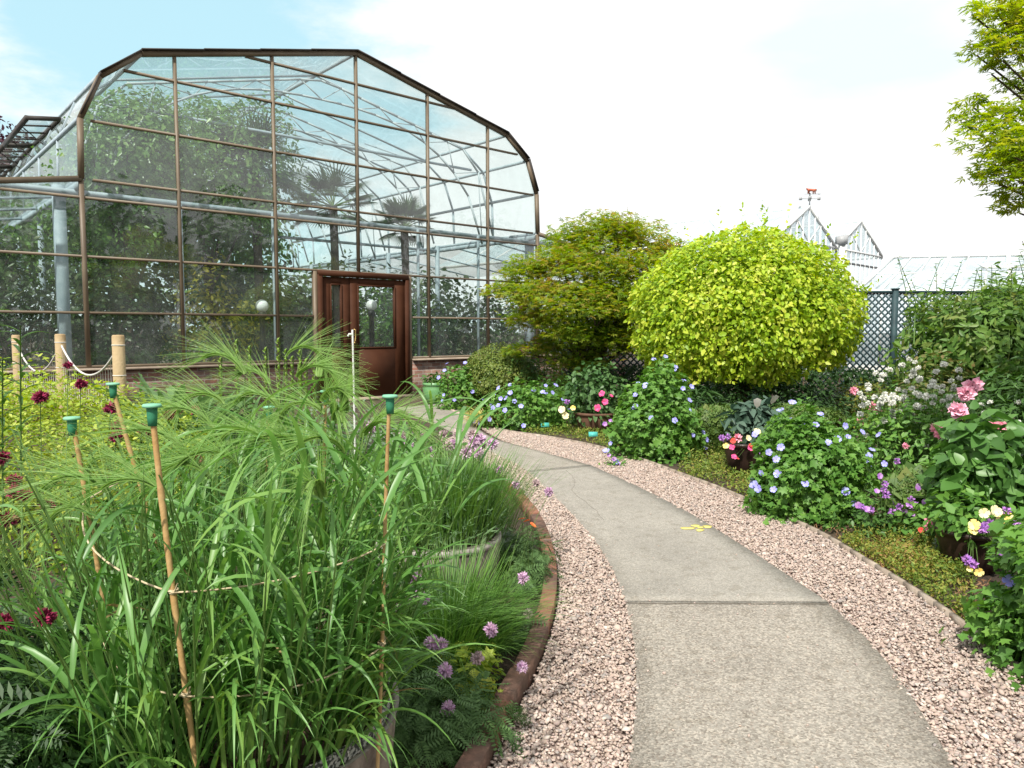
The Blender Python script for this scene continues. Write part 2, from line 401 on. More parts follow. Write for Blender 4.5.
# yellow painted mark
ym = noisemat('yellow_paint', [(.62, .52, .20), (.72, .66, .16)], 40, .7)
mb = MB()
for (x, y, rx, ry) in ((688, 528.2, 7.5, 1.3), (695.5, 525.6, 4.5, 1.0), (700.5, 527.2, 3.6, .9), (707.5, 526.6, 4.8, 1.5), (700, 530.0, 4.2, 1.3)):
    P = [at_z(x+rx*cos(a)*(1+.12*sin(3*a+x)), y+ry*sin(a)*(1+.15*cos(2*a+y)), .0165) for a in np.linspace(0, 2*pi, 19)[:-1]]
    mb.slab([p for p in P], (0, 0, .0015))
o = mb.build('painted_mark', ym); tag(o, 'yellow painted paw-like mark on the concrete path', 'painted mark')

# gravel beds
gbm = islandmat('gravel_bed', [(.20, .15, .13), (.26, .20, .17)]); gbm = noisemat('gravel_bed', [(.14, .10, .08), (.28, .21, .18), (.38, .30, .26)], 70, .95, .8, 90)
pR = catmull(G_([(440, 404), (466, 417), (497, 438), (540, 452), (590, 466), (640, 489), (690, 515), (740, 546), (790, 579), (827, 604), (870, 645), (905, 690), (933, 735), (953, 768), (1010, 880)]))
pL = catmull(G_([(458, 436), (500, 457), (527, 472), (562, 505), (592, 538), (612, 570), (625, 603), (634, 645), (636, 700), (629, 768), (615, 860), (600, 1000)]))
def widen(A, B, e):
    A = resample(A, 60); B = resample(B, 60); return A, B
for A, B in ((gR, pR), (pL, gL)):
    A, B = widen(A, B, 0); o = strip('gravel_bed', A, B, -.004, gbm, 60, .004, 3); tag(o, kind='structure')
stm = islandmat('gravel_stones', [(.40, .30, .25), (.48, .375, .315), (.31, .235, .195), (.43, .335, .285), (.57, .48, .42), (.36, .275, .23), (.27, .245, .23), (.45, .345, .295), (.52, .42, .36)], .85)
def stone_templates():
    out = []
    t = (1+5**.5)/2
    V = np.array([(-1, t, 0), (1, t, 0), (-1, -t, 0), (1, -t, 0), (0, -1, t), (0, 1, t), (0, -1, -t), (0, 1, -t), (t, 0, -1), (t, 0, 1), (-t, 0, -1), (-t, 0, 1)], float); V /= np.linalg.norm(V[0])
    Fc = [(0, 11, 5), (0, 5, 1), (0, 1, 7), (0, 7, 10), (0, 10, 11), (1, 5, 9), (5, 11, 4), (11, 10, 2), (10, 7, 6), (7, 1, 8), (3, 9, 4), (3, 4, 2), (3, 2, 6), (3, 6, 8), (3, 8, 9), (4, 9, 5), (2, 4, 11), (6, 2, 10), (8, 6, 7), (9, 8, 1)]
    for i in range(5):
        v = V*(1+.22*RS.normal(size=(12, 1)))*np.array([1, .72, .5]); out.append((v*.5, [Fc]))
    return out
STN = stone_templates()
def scatter_stones(A, B, dens, zr=(.0, .012), size=.019, over=.0):
    A = resample(A, 200); B = resample(B, 200)
    w = np.linalg.norm(A-B, axis=1); ds = np.r_[np.linalg.norm(np.diff(A+B, axis=0)/2, axis=1), 0]
    cell = w*ds; n = int(cell.sum()*dens); i = RS.choice(200, n, p=cell/cell.sum()); i = np.minimum(i, 198)
    fr = RS.rand(n)[:, None]; k = (RS.rand(n)*(1+2*over)-over)[:, None]
    a = A[i]*(1-fr)+A[i+1]*fr; b = B[i]*(1-fr)+B[i+1]*fr; q = a+(b-a)*k
    P = np.column_stack([q, zr[0]+(zr[1]-zr[0])*RS.rand(n)]); parts = []
    j = RS.randint(0, 5, n)
    for t in range(5):
        s = j == t; m = s.sum()
        parts.append(leaves(STN[t], P[s], rdir(m), np.array([0, 0, 1.])+RS.normal(size=(m, 3))*.35, size*(1+.32*RS.normal(size=m)).clip(.4, 2)))
    return parts
parts = scatter_stones(gR, pR, 9800, (-.002, .012), .0145, .012)+scatter_stones(pL, gL, 9800, (-.002, .012), .0145, .012)+scatter_stones(gR, pR, 260, (.004, .018), .026, .0)+scatter_stones(pL, gL, 260, (.004, .018), .026, .0)+scatter_stones(gR, pR, 300, (.013, .016), .013, .06)+scatter_stones(pL, gL, 300, (.013, .016), .013, .06)
V, f = join(parts); o = mk('gravel', V, f, stm); tag(o, 'pinkish loose gravel along both sides of the path', 'gravel', kind='stuff')
# stray stones on the path
a_, b_ = resample(pL, 200), resample(pR, 200)
V, f = join(scatter_stones(s1L, s1R, 25, (.014, .016), .010)+scatter_stones(s2L, s2R, 18, (.015, .017), .008))
o = mk('loose_stones', V, f, stm); tag(o, 'few stray pink stones lying on the concrete path', 'stones', kind='stuff')

# kerb board along the right bed
edm = noisemat('edging_stone', [(.22, .17, .13), (.40, .34, .28)], 12, .85, .4, 60)
E = resample(gR[6:], 70); mb = MB(); nrm = np.gradient(E, axis=0); nrm = unit(np.column_stack([nrm[:, 1], -nrm[:, 0]]))
nrm *= np.sign((nrm*np.array([1, .6])).sum(1, keepdims=True))
for i in range(69):
    p, q = E[i]+nrm[i]*.012, E[i+1]+nrm[i+1]*.012
    mb.bar((*p, .008), (*(p+(q-p)*.985), .008), .022, .05)
o = mb.build('edging_strip', edm); tag(o, 'thin worn edging strip between gravel and right-hand bed', 'edging')
# brick edging on the left
brm = [noisemat('old_brick', [(.15, .075, .052), (.26, .12, .078), (.18, .13, .10)], 14, .85, .6, 50), noisemat('old_brick_dark', [(.10, .065, .05), (.20, .11, .08)], 14, .9, .6, 50)]
bt = thing('brick_edging', 'curved row of weathered red bricks edging the left bed', 'edging', (*at_z(559, 590)[:2], 0))
E = catmull(gL[16:], 3); d = np.r_[0, np.cumsum(np.linalg.norm(np.diff(E, axis=0), axis=1))]; nb = int(d[-1]/.215); E = resample(E, nb+1)
for i in range(nb):
    p, q = E[i], E[i+1]; t = (q-p)/np.linalg.norm(q-p); s = np.array([-t[1], t[0]]); s = s*np.sign(-s[0]); p = p+s*.045; q = q+s*.045
    mb = MB(); z = .030+RS.normal()*.004; q2 = p+(q-p)*.955; r2 = RS.normal()*.004
    mb.bar((*p, z+r2), (*q2, z-r2), .070, .075); o = mb.build('brick', brm[int(RS.rand() < .3)], bt)
    bv = o.modifiers.new('bevel', 'BEVEL'); bv.width = .003; bv.segments = 1

# ============================================================ glasshouse
A0 = math.atan2(829, 740.0)
dv = np.array([sin(A0), cos(A0), 0]); nv = np.array([-cos(A0), sin(A0), 0])
O0 = at_z(407, 396, 0)
G = lambda t, b=0, z=0: O0+dv*t+nv*b+np.array([0, 0, z])
CT, HW, EV = -1.09, 4.83, 3.66
prof = [(-4.77, 3.66), (-4.75, 4.56), (-4.46, 5.24), (-3.86, 5.72), (0, 6.66), (3.86, 5.78), (4.50, 5.30), (4.79, 4.58), (4.83, 3.66)]
prof = [(CT+a, z) for a, z in prof]
bronze = noisemat('bronze_aluminium', [(.12, .088, .058), (.18, .138, .092)], 3, .5, spec=.4)
darkfr = noisemat('dark_frame', [(.030, .026, .024), (.06, .05, .045)], 3, .6)
steel = noisemat('galvanised_steel', [(.26, .33, .38), (.37, .44, .49)], 5, .55)
def glassmat(name, dirt, tint=(.90, .96, .94), dcol=(.55, .6, .6), boost=1.5):
    m = bpy.data.materials.new(name); m.use_nodes = True; nt = m.node_tree; L = nt.links; nt.nodes.remove(nt.nodes['Principled BSDF'])
    tr = N(nt, 'ShaderNodeBsdfTransparent'); tr.inputs[0].default_value = (*tint, 1)
    gl = N(nt, 'ShaderNodeBsdfGlossy', Roughness=.02); gl.inputs['Color'].default_value = (1, 1, 1, 1)
    tc = N(nt, 'ShaderNodeTexCoord'); nn = N(nt, 'ShaderNodeTexNoise', Scale=.9, Detail=3.0); L.new(tc.outputs['Object'], nn.inputs['Vector'])
    bp = N(nt, 'ShaderNodeBump', Strength=.10, Distance=.05); L.new(nn.outputs['Fac'], bp.inputs['Height']); L.new(bp.outputs[0], gl.inputs['Normal'])
    lw = N(nt, 'ShaderNodeLayerWeight'); pw = N(nt, 'ShaderNodeMath', operation='POWER'); L.new(lw.outputs['Facing'], pw.inputs[0]); pw.inputs[1].default_value = 5.0
    mu = N(nt, 'ShaderNodeMath', operation='MULTIPLY_ADD'); mu.use_clamp = True; L.new(pw.outputs[0], mu.inputs[0]); mu.inputs[1].default_value = .9; mu.inputs[2].default_value = .045*boost
    m1 = N(nt, 'ShaderNodeMixShader'); L.new(mu.outputs[0], m1.inputs[0]); L.new(tr.outputs[0], m1.inputs[1]); L.new(gl.outputs[0], m1.inputs[2])
    df = N(nt, 'ShaderNodeBsdfDiffuse'); df.inputs[0].default_value = (*dcol, 1)
    n2 = N(nt, 'ShaderNodeTexNoise', Scale=1.6, Detail=7.0, Roughness=.65); L.new(tc.outputs['Object'], n2.inputs['Vector'])
    rr = ramp(nt, [(dirt*.3,)*3, (dirt,)*3, (dirt*2.0,)*3], [.3, .5, .75]); L.new(n2.outputs['Fac'], rr.inputs['Fac'])
    m2 = N(nt, 'ShaderNodeMixShader'); L.new(rr.outputs['Color'], m2.inputs[0]); L.new(m1.outputs[0], m2.inputs[1]); L.new(df.outputs[0], m2.inputs[2])
    L.new(m2.outputs[0], nt.nodes['Material Output'].inputs['Surface']); return m
glass = glassmat('facade_glass', .058, boost=2.1); glassr = glassmat('roof_glass', .09, (.93, .98, .97), (.62, .70, .70), .8); glassb = glassmat('back_glass', .06, (.93, .98, .97), boost=.8)
GH = thing('glasshouse', 'large curved-roof glasshouse with bronze glazing bars and brown door', 'glasshouse', G(CT, 0, 0))
posts = [-9.2, -7.56, -5.86, -4.44, -2.78, -1.10, .57, 2.20, 3.74, 5.4, 7.0]
rails = [.80, 1.63, 2.49, 3.38, 3.66, 4.55, 5.41, 6.09]
def ztop(t):
    if t < prof[0][0]: return 3.66-.16*(prof[0][0]-t)
    if t > prof[-1][0]: return 3.66-.16*(t-prof[-1][0])
    return float(np.interp(t, [p[0] for p in prof], [p[1] for p in prof]))
DX0, DX1, DH = -1.99, .02, 2.47      # door opening along the facade
bars = MB()
def gb(mb, t0, z0, t1, z1, w=.05, d=.07, b0=0, b1=0, off=0): mb.bar(G(t0, b0+off, z0), G(t1, b1+off, z1), w, d, up=nv)
for t in posts:
    zb = 0.80 if not (DX0-.05 < t < DX1+.05) else DH
    gb(bars, t, zb, t, ztop(t)-.02, .045 if t not in (-5.86, 3.74) else .065, .07)
TL, TR = posts[0], posts[-1]
for z in rails:
    def span(a, b):
        # rail between posts only where under the roofline
        xs = np.linspace(a, b, 60); ok = [x for x in xs if ztop(x) >= z+.02]
        if len(ok) > 2: gb(bars, ok[0], z, ok[-1], z, .038, .05, off=-.003)
    if z < DH-.02: span(TL, DX0-.03); span(DX1+.03, TR)
    elif z in (3.66,): span(prof[0][0], prof[-1][0])
    elif z > 3.7: span(prof[0][0], prof[-1][0])
    else: span(TL, TR)
for t in (DX0-.05, DX1+.05): gb(bars, t, .0, t, DH, .07, .09, off=-.004)
o = bars.build('glazing_bars', bronze, GH)
edge = MB()
PP = [(TL, ztop(TL))]+prof+[(TR, ztop(TR))]
for (a, za), (b_, zb) in zip(PP[:-1], PP[1:]):
    if za == 3.66 and zb > 3.66 or zb == 3.66 and za > 3.66 or True: gb(edge, a, za, b_, zb, .08, .075, off=-.012)
o = edge.build('roof_edge_trim', bronze, GH)
capm = MB()
for i in range(1, 7):
    (a, za), (b_, zb) = prof[i], prof[i+1]; n = 4 if i in (3, 4) else 1
    for k in range(n):
        t0 = a+(b_-a)*k/n; t1 = a+(b_-a)*(k+1)/n; z0 = za+(zb-za)*k/n; z1 = za+(zb-za)*(k+1)/n
        s = .05 if b_ <= CT+.01 else .02; e = .02 if b_ <= CT+.01 else .05
        gb(capm, t0, z0+.04+s*.4, t1, z1+.04+e*.4, .02, .16, off=-.02)
capm.build('lapped_roof_capping', darkfr, GH)
# panes in the gable
def clip(poly):
    # clip by the roofline half planes
    lines = list(zip(PP[:-1], PP[1:]))
    mid = sum(p[0] for p in poly)/len(poly); mainb = prof[0][0] < mid < prof[-1][0]
    zt_ = lambda x: ztop(min(max(x, prof[1][0]), prof[-2][0])) if mainb else ztop(x)
    out = []
    n = len(poly)
    dense = []
    for i in range(n):
        a, b_ = poly[i], poly[(i+1) % n]
        for k in range(24): dense.append((a[0]+(b_[0]-a[0])*k/24, a[1]+(b_[1]-a[1])*k/24))
    res = [(x, min(z, zt_(x))) for x, z in dense]
    r2 = []
    for p in res:
        if not r2 or abs(p[0]-r2[-1][0])+abs(p[1]-r2[-1][1]) > 1e-4: r2.append(p)
    # drop collinear
    r3 = []
    n = len(r2)
    for i in range(n):
        a, b_, c = r2[i-1], r2[i], r2[(i+1) % n]
        if abs((b_[0]-a[0])*(c[1]-b_[1])-(b_[1]-a[1])*(c[0]-b_[0])) > 1e-6: r3.append(b_)
    return r3
rl = rails+[7.2]
for i in range(len(posts)-1):
    for k in range(len(rl)-1):
        a, b_, z0, z1 = posts[i], posts[i+1], rl[k], rl[k+1]
        if z1 <= DH+.05:
            if a >= DX0-.02 and b_ <= DX1+.02: continue
            if a < DX0 < b_: b_ = DX0-.05
            if a < DX1 < b_: a = DX1+.05
        if z0 >= ztop((a+b_)/2)-.02 and z0 >= max(ztop(a), ztop(b_))-.02: continue
        pl = clip([(a, z0), (b_, z0), (b_, z1), (a, z1)])
        if len(pl) < 3: continue
        xs = [p[0] for p in pl]; zs = [p[1] for p in pl]
        if max(zs)-min(zs) < .03 or max(xs)-min(xs) < .05: continue
        mb = MB(); mb.slab([G(x, .006, z) for x, z in pl], nv*.004)
        # one sheet only
        mb = MB(); mb.poly([G(x, .008, z) for x, z in pl]); mb.build('glass_pane', glass, GH)
# roof, sides, back
DB = 13.0
names = ['left_side', 'vent_band']
for i in range(8):
    (a, za), (b_, zb) = prof[i], prof[i+1]
    mb = MB(); mb.poly([G(a, .05, za), G(b_, .05, zb), G(b_, DB, zb), G(a, DB, za)]); mb.build('roof_glazing', glassr, GH)
for sgn, x0 in ((-1, prof[0][0]), (1, prof[-1][0])):
    x1 = x0+sgn*3.3; z1 = 3.66-.16*3.3
    mb = MB(); mb.poly([G(x0, .05, 3.62), G(x1, .05, z1), G(x1, DB, z1), G(x0, DB, 3.62)]); mb.build('aisle_roof_glazing', glassr, GH)
    mb = MB(); mb.poly([G(x1, .05, .8), G(x1, .05, z1), G(x1, DB, z1), G(x1, DB, .8)]); mb.build('side_glazing', glassb, GH)
mb = MB(); mb.poly([G(x, DB, z) for x, z in [(TL, .8)]+PP+[(TR, .8)]]); mb.build('back_glazing', glassb, GH)
rb_ = MB()
for i, (a, za) in enumerate(prof): rb_.bar(G(a, 0.1, za+.01), G(a, DB, za+.01), .05, .06)
for k in range(1, 9):
    bb = k*DB/8
    for i in range(8):
        (a, za), (b_, zb) = prof[i], prof[i+1]; rb_.bar(G(a, bb, za), G(b_, bb, zb), .035, .045, up=nv)
    for sgn, x0 in ((-1, prof[0][0]), (1, prof[-1][0])):
        rb_.bar(G(x0, bb, 3.6), G(x0+sgn*3.3, bb, 3.66-.16*3.3), .035, .045, up=nv)
rb_.build('roof_bars', steel, GH)
bk = MB()
for t in posts: bk.bar(G(t, DB, .8), G(t, DB, ztop(t)), .05, .05, up=nv)
for z in rails[:5]: bk.bar(G(TL, DB-.01, z), G(TR, DB-.01, z), .05, .05, up=nv)
bk.build('back_frame', steel, GH)
trussM = noisemat('truss_paint', [(.36, .42, .46), (.48, .54, .58)], 5, .55)
# trusses: curved lattice arches
for bb in (1.4, 3.9, 6.4, 8.9, 11.4):
    mb = MB(); top = []; bot = []
    for k in range(21):
        s = -1+2*k/20; x = CT+4.62*s; z = 3.75+2.75*sqrt(max(0, 1-abs(s)**3.2))**1.0 if abs(s) < 1 else 3.75
        z = min(z, ztop(x)-.12); top.append((x, z)); x2 = CT+4.28*s; bot.append((x2, 3.5+2.62*max(0, 1-abs(s)**2.6)**.6))
    for q in (top, bot):
        for a, b_ in zip(q[:-1], q[1:]): gb(mb, a[0], a[1], b_[0], b_[1], .036, .036, bb, bb)
    for k in range(20):
        a, b_ = (top[k], bot[k+1]) if k % 2 else (bot[k], top[k+1]); gb(mb, a[0], a[1], b_[0], b_[1], .018, .018, bb, bb)
    mb.build('roof_truss', trussM, GH)
    for x in (prof[0][0], prof[-1][0]):
        if bb < 2: continue
        m2 = MB(); m2.bar(G(x+.1*np.sign(CT-x), bb, 0), G(x+.1*np.sign(CT-x), bb, 3.7), .09, .09, up=nv); m2.build('column', steel, GH)
for x in (prof[0][0]-.22, prof[-1][0]+.16): m2 = MB(); m2.bar(G(x, .45, 0), G(x, .45, 3.6), .16, .16, up=nv); m2.build('column', steel, GH)
for x in (-2.73, -4.35, .46, 2.1): m2 = MB(); m2.bar(G(x, .22, 0), G(x, .22, 3.5), .045, .045, up=nv); m2.build('column', steel, GH)
m2 = MB(); gb(m2, TL, 3.50, TR-.0, 3.50, .07, .10, .32, .32); gb(m2, prof[0][0], 3.56, prof[-1][0], 3.56, .06, .08, 3.9, 3.9); gb(m2, CT-4.1, 5.30, CT+4.1, 5.30, .05, .05, 1.6, 1.6)
m2.build('tie_beam', steel, GH)
for x in (prof[0][0], prof[-1][0]): m2 = MB(); m2.bar(G(x, .1, 3.58), G(x, DB, 3.58), .08, .10); m2.build('gutter_beam', steel, GH)
for bb in (1.4, 6.4):
    for x in (-3.6, -1.09, 1.4): m2 = MB(); m2.bar(G(x, bb, 5.2), G(x, bb+2.5, 6.1), .03, .03); m2.build('roof_brace', steel, GH)

# opened roof vents on the left-hand slope
hx, hz = prof[2][0]-.075, 5.07
k = 0
for b0 in (2.5, 5.1, 7.7, 10.3):
    b1 = b0+2.5; ox = hx-.50; oz = hz-.03
    v = MB()
    for b_ in (b0, b1): v.bar(G(hx, b_, hz+.04), G(ox, b_, oz), .05, .07)
    v.bar(G(ox, b0, oz), G(ox, b1, oz), .05, .09); v.bar(G(hx, b0, hz+.04), G(hx, b1, hz+.04), .05, .07)
    for q in (.25, .5, .75): v.bar(G(hx, b0+2.5*q, hz+.04), G(ox, b0+2.5*q, oz), .02, .03)
    vo = v.build('roof_vent', darkfr, GH)
    g = MB(); g.poly([G(hx, b0, hz+.05), G(ox, b0, oz+.02), G(ox, b1, oz+.02), G(hx, b1, hz+.05)])
    go = mk('vent_glass', np.vstack(g.V)-np.array(GH.location), [np.array(f) for f in g.F.values()], glassr); go.parent = vo
    for q in (.3, .8):
        s = MB(); s.tube([G(hx-.1, b0+2.5*q, 4.75), G(ox+.05, b0+2.5*q, oz)], .010, 6)
        so = mk('stay_arm', np.vstack(s.V)-np.array(GH.location), [np.array(f) for f in s.F.values()], darkfr); so.parent = vo
# brick plinth
def brickmat():
    m, nt, b = newmat('plinth_brick'); L = nt.links; tc = N(nt, 'ShaderNodeTexCoord')
    mp = N(nt, 'ShaderNodeMapping'); mp.inputs['Rotation'].default_value = (0, 0, -(pi/2-A0)); L.new(tc.outputs['Object'], mp.inputs[0])
    se = N(nt, 'ShaderNodeSeparateXYZ'); L.new(mp.outputs[0], se.inputs[0]); cb = N(nt, 'ShaderNodeCombineXYZ'); L.new(se.outputs[0], cb.inputs[0]); L.new(se.outputs[2], cb.inputs[1])
    br = N(nt, 'ShaderNodeTexBrick', Scale=1.0); br.inputs['Brick Width'].default_value = .225; br.inputs['Row Height'].default_value = .075; br.inputs['Mortar Size'].default_value = .007
    br.inputs['Color1'].default_value = (.20, .085, .06, 1); br.inputs['Color2'].default_value = (.24, .17, .14, 1); br.inputs['Mortar'].default_value = (.30, .27, .24, 1); L.new(cb.outputs[0], br.inputs['Vector'])
    n = N(nt, 'ShaderNodeTexNoise', Scale=7.0, Detail=6.0); L.new(tc.outputs['Object'], n.inputs['Vector']); r = ramp(nt, [(.45, .45, .47), (1.25, 1.2, 1.15)], [.3, .7]); L.new(n.outputs['Fac'], r.inputs['Fac'])
    mx = N(nt, 'ShaderNodeMixRGB', blend_type='MULTIPLY'); mx.inputs[0].default_value = .9; L.new(br.outputs['Color'], mx.inputs[1]); L.new(r.outputs['Color'], mx.inputs[2]); L.new(mx.outputs[0], b.inputs['Base Color']); b.inputs['Roughness'].default_value = .9
    bp = N(nt, 'ShaderNodeBump', Strength=.5, Distance=.01); bp.invert = True; L.new(br.outputs['Fac'], bp.inputs['Height']); L.new(bp.outputs[0], b.inputs['Normal']); return m
pbm = brickmat(); silm = noisemat('stone_sill', [(.26, .20, .15), (.38, .31, .24)], 6, .8)
for a, b_ in ((TL, DX0-.09), (DX1+.09, TR)):
    m2 = MB(); m2.bar(G(a, .05, .36), G(b_, .05, .36), .20, .76, up=(0, 0, 1)); m2.build('brick_plinth', pbm, GH)
    m2 = MB(); m2.bar(G(a, .02, .755), G(b_, .02, .755), .30, .035, up=(0, 0, 1)); m2.build('sill', silm, GH)
# door: frame, side light, leaf
dm = noisemat('brown_door_paint', [(.048, .017, .008), (.066, .025, .012)], 4, .65, .25, 90, spec=.12)
fr = MB(); e = .055
gb(fr, DX0+.03, .0, DX0+.03, DH-.06, .09, .12, off=-.02); gb(fr, DX1-.03, .0, DX1-.03, DH-.06, .09, .12, off=-.02); gb(fr, DX0, DH-.03, DX1, DH-.03, .10, .12, off=-.022)
do = fr.build('door_frame', dm, GH)
# fixed leaf (narrow glazed) and moving leaf
def leaf(x0, x1, gx0, gx1, gz0, gz1, name, off):
    m2 = MB(); zt = DH-.09; y = off
    def panel(a, b_, z0, z1): m2.bar(G(a, y, (z0+z1)/2), G(b_, y, (z0+z1)/2), z1-z0, .05, up=nv)
    panel(x0, gx0, .04, zt); panel(gx1, x1, .04, zt); panel(gx0, gx1, .04, gz0); panel(gx0, gx1, gz1, zt)
    o = m2.build(name, dm, GH)
    def sub(nm, mb, mat): s = mk(nm, np.vstack(mb.V)-np.array(GH.location), [np.array(f) for f in mb.F.values()], mat); s.parent = o; return s
    g = MB(); g.poly([G(gx0, y, gz0), G(gx1, y, gz0), G(gx1, y, gz1), G(gx0, y, gz1)]); sub('door_glass', g, glass)
    bd = MB()
    for a, z0, b_, z1 in ((gx0, gz0, gx1, gz0), (gx0, gz1, gx1, gz1)): gb(bd, a, z0, b_, z1, .028, .07, y, y)
    for a in (gx0, gx1): gb(bd, a, gz0, a, gz1, .028, .074, y, y)
    sub('glazing_bead', bd, dm)
    return o, sub
o1, s1 = leaf(DX0+.08, -1.32, -1.72, -1.50, 1.02, 2.24, 'side_panel', 0)
o2, s2 = leaf(-1.31, DX1-.08, -1.14, -.30, 1.02, 2.24, 'door', -.012)
hd = MB(); hd.tube([G(-1.24, -.04, 1.12), G(-1.24, -.09, 1.12), G(-1.24, -.09, 1.38), G(-1.24, -.04, 1.38)], .011, 8); s2('door_handle', hd, newmat('brass')[0])
bm_ = bpy.data.materials['brass'].node_tree.nodes['Principled BSDF']; bm_.inputs['Base Color'].default_value = (.5, .36, .14, 1); bm_.inputs['Metallic'].default_value = 1; bm_.inputs['Roughness'].default_value = .4
st = MB(); st.bar(G(DX0, -.12, .02), G(DX1, -.12, .02), .30, .05, up=(0, 0, 1)); st.build('door_step', silm, GH)
# floor inside
fm = noisemat('glasshouse_floor', [(.05, .045, .035), (.14, .12, .10)], 2, .9)
m2 = MB(); m2.slab([G(TL, .15, 0.0), G(TR, .15, 0.0), G(TR, DB, 0.0), G(TL, DB, 0.0)], (0, 0, .01)); m2.build('floor_inside', fm, GH)
# ============================================================ shared plant materials
barleyM = leafmat('barley_leaf', [(.075, .19, .045), (.115, .265, .06), (.16, .33, .085), (.22, .36, .07)], .35, .38, .5)
earM = leafmat('barley_ear', [(.20, .34, .085), (.30, .44, .13)], .4, .5)
awnM = leafmat('barley_awn', [(.22, .40, .11), (.36, .52, .18)], .45, .5)
stemM = leafmat('green_stem', [(.10, .19, .05), (.16, .26, .07)], .2, .5)
limeM = leafmat('lime_shrub_leaf', [(.15, .26, .025), (.28, .40, .04), (.42, .51, .075), (.56, .58, .12)], .35, .5)
midM = leafmat('mid_green_leaf', [(.045, .115, .025), (.075, .17, .035), (.11, .23, .05)], .3, .45)
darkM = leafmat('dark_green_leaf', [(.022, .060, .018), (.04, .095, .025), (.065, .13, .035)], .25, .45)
ferM = leafmat('ferny_leaf', [(.06, .13, .035), (.10, .19, .06), (.14, .25, .08)], .3, .6)
chiveM = leafmat('chive_blade', [(.06, .15, .03), (.11, .24, .045), (.17, .31, .06)], .3, .4)
greyM = leafmat('grey_green_leaf', [(.13, .19, .12), (.20, .27, .18), (.27, .34, .24)], .25, .6)
barkM = noisemat('bark', [(.05, .035, .025), (.13, .095, .07)], 12, .9, .8, 40)
caneM = noisemat('bamboo_cane', [(.34, .20, .08), (.50, .33, .15), (.42, .24, .09)], 9, .55, .2, 60)
capM = noisemat('green_plastic_cap', [(.03, .17, .09), (.05, .24, .13)], 6, .5, spec=.3)
captM = noisemat('faded_cap_top', [(.16, .42, .27), (.24, .50, .34)], 14, .6)
twineM = noisemat('jute_twine', [(.42, .33, .20), (.60, .50, .34)], 60, .9)
crimM = islandmat('crimson_petals', [(.20, .010, .045), (.32, .016, .08), (.12, .006, .03)], .7)
lilacM = islandmat('lilac_petals', [(.56, .34, .52), (.68, .48, .62), (.48, .27, .47), (.74, .58, .66)], .7)
fadedM = islandmat('faded_petals', [(.46, .34, .36), (.55, .42, .42), (.36, .26, .28)], .8)

def globe_flower(name, n, r, mat, w=.45, flat=1.0, seed=2):
    rs = np.random.RandomState(seed); D = rdir(n, rs); D[:, 2] = D[:, 2]*flat
    V, f = leaves(T_rhomb(w), D*r*.35*np.array([1, 1, flat]), D, rdir(n, rs), r*(.8+.4*rs.rand(n)))
    me = mk(name, V, f, mat).data; return me
def drop(me):   # remove the seed object, keep the mesh
    for o in list(C.objects):
        if o.data is me: bpy.data.objects.remove(o)
    return me
chiveF = drop(globe_flower('flower', 150, .016, lilacM)); chiveF2 = drop(globe_flower('flower', 150, .014, fadedM, seed=4))
crimF = drop(globe_flower('flower', 170, .017, crimM, .45, .75, 6))
def tube_obj(name, pts, r, mat, parent, n=7): mb = MB(); mb.tube(pts, r, n); return mb.build(name, mat, parent, smooth=True)

# ============================================================ barley in its round planter
BC = np.array([-.76, 1.90, 0]); BR = .45; BZ = .29
plast = noisemat('weathered_planter_liner', [(.16, .14, .12), (.34, .31, .27)], 20, .8, .5, 80)
pl = thing('planter', 'round weathered planter full of barley with frayed grey rim', 'planter', BC)
mb = MB(); mb.lathe(BC, [(BR*.86, 0), (BR*.93, .02), (BR, BZ+.05), (BR+.006, BZ+.055), (BR-.014, BZ+.05), (BR-.02, BZ-.05)], 56); mb.build('planter_wall', plast, pl, True)
meshm = noisemat('mesh_liner', [(.05, .05, .045), (.40, .38, .34)], 120, .9, pos=[.45, .55])
mb = MB(); mb.lathe(BC, [(BR-.022, BZ-.04), (BR-.016, BZ+.085), (BR-.024, BZ+.085), (BR-.028, BZ-.04)], 56); mb.build('mesh_liner', meshm, pl, True)
mb = MB(); mb.lathe(BC, [(BR-.02, BZ-.045), (BR*.5, BZ-.03), (.001, BZ-.02)], 40); mb.build('potting_soil', soilm, pl)
ba = thing('barley_plant', 'dense green barley with drooping bearded ears growing in the round planter', 'barley', BC+np.array([0, 0, BZ-.03]))
rs = np.random.RandomState(5); n = 240
rr = BR*.92*np.sqrt(rs.rand(n)); aa = rs.rand(n)*2*pi
sb_ = np.column_stack([BC[0]+rr*np.cos(aa), BC[1]+rr*np.sin(aa), np.full(n, BZ-.03)])
saz = aa+rs.normal(size=n)*.5; slean = .04+.30*(rr/BR)+rs.normal(size=n)*.05; scur = .25*rs.rand(n); sL = .60+.30*rs.rand(n)
V, f = stems(sb_, saz, slean, scur, sL, .0022, 5); mk('stalks', V, f, stemM, ba, True)
parts = []
for lev in range(5):
    at = .22+.17*lev+rs.rand(n)*.1
    P = np.zeros((n, 3))
    for i in range(n):
        p_, _ = tips(sb_[i:i+1], saz[i:i+1], slean[i:i+1], scur[i:i+1], sL[i:i+1], 5, 1.3, at[i]); P[i] = p_[0]
    parts.append(blades(P, rs.rand(n)*2*pi, .15+.45*rs.rand(n), .5+1.7*rs.rand(n), .18+.20*rs.rand(n), .009+.008*rs.rand(n), 9, .18, rs.normal(size=n)*.9, 1.4, taper=2.2))
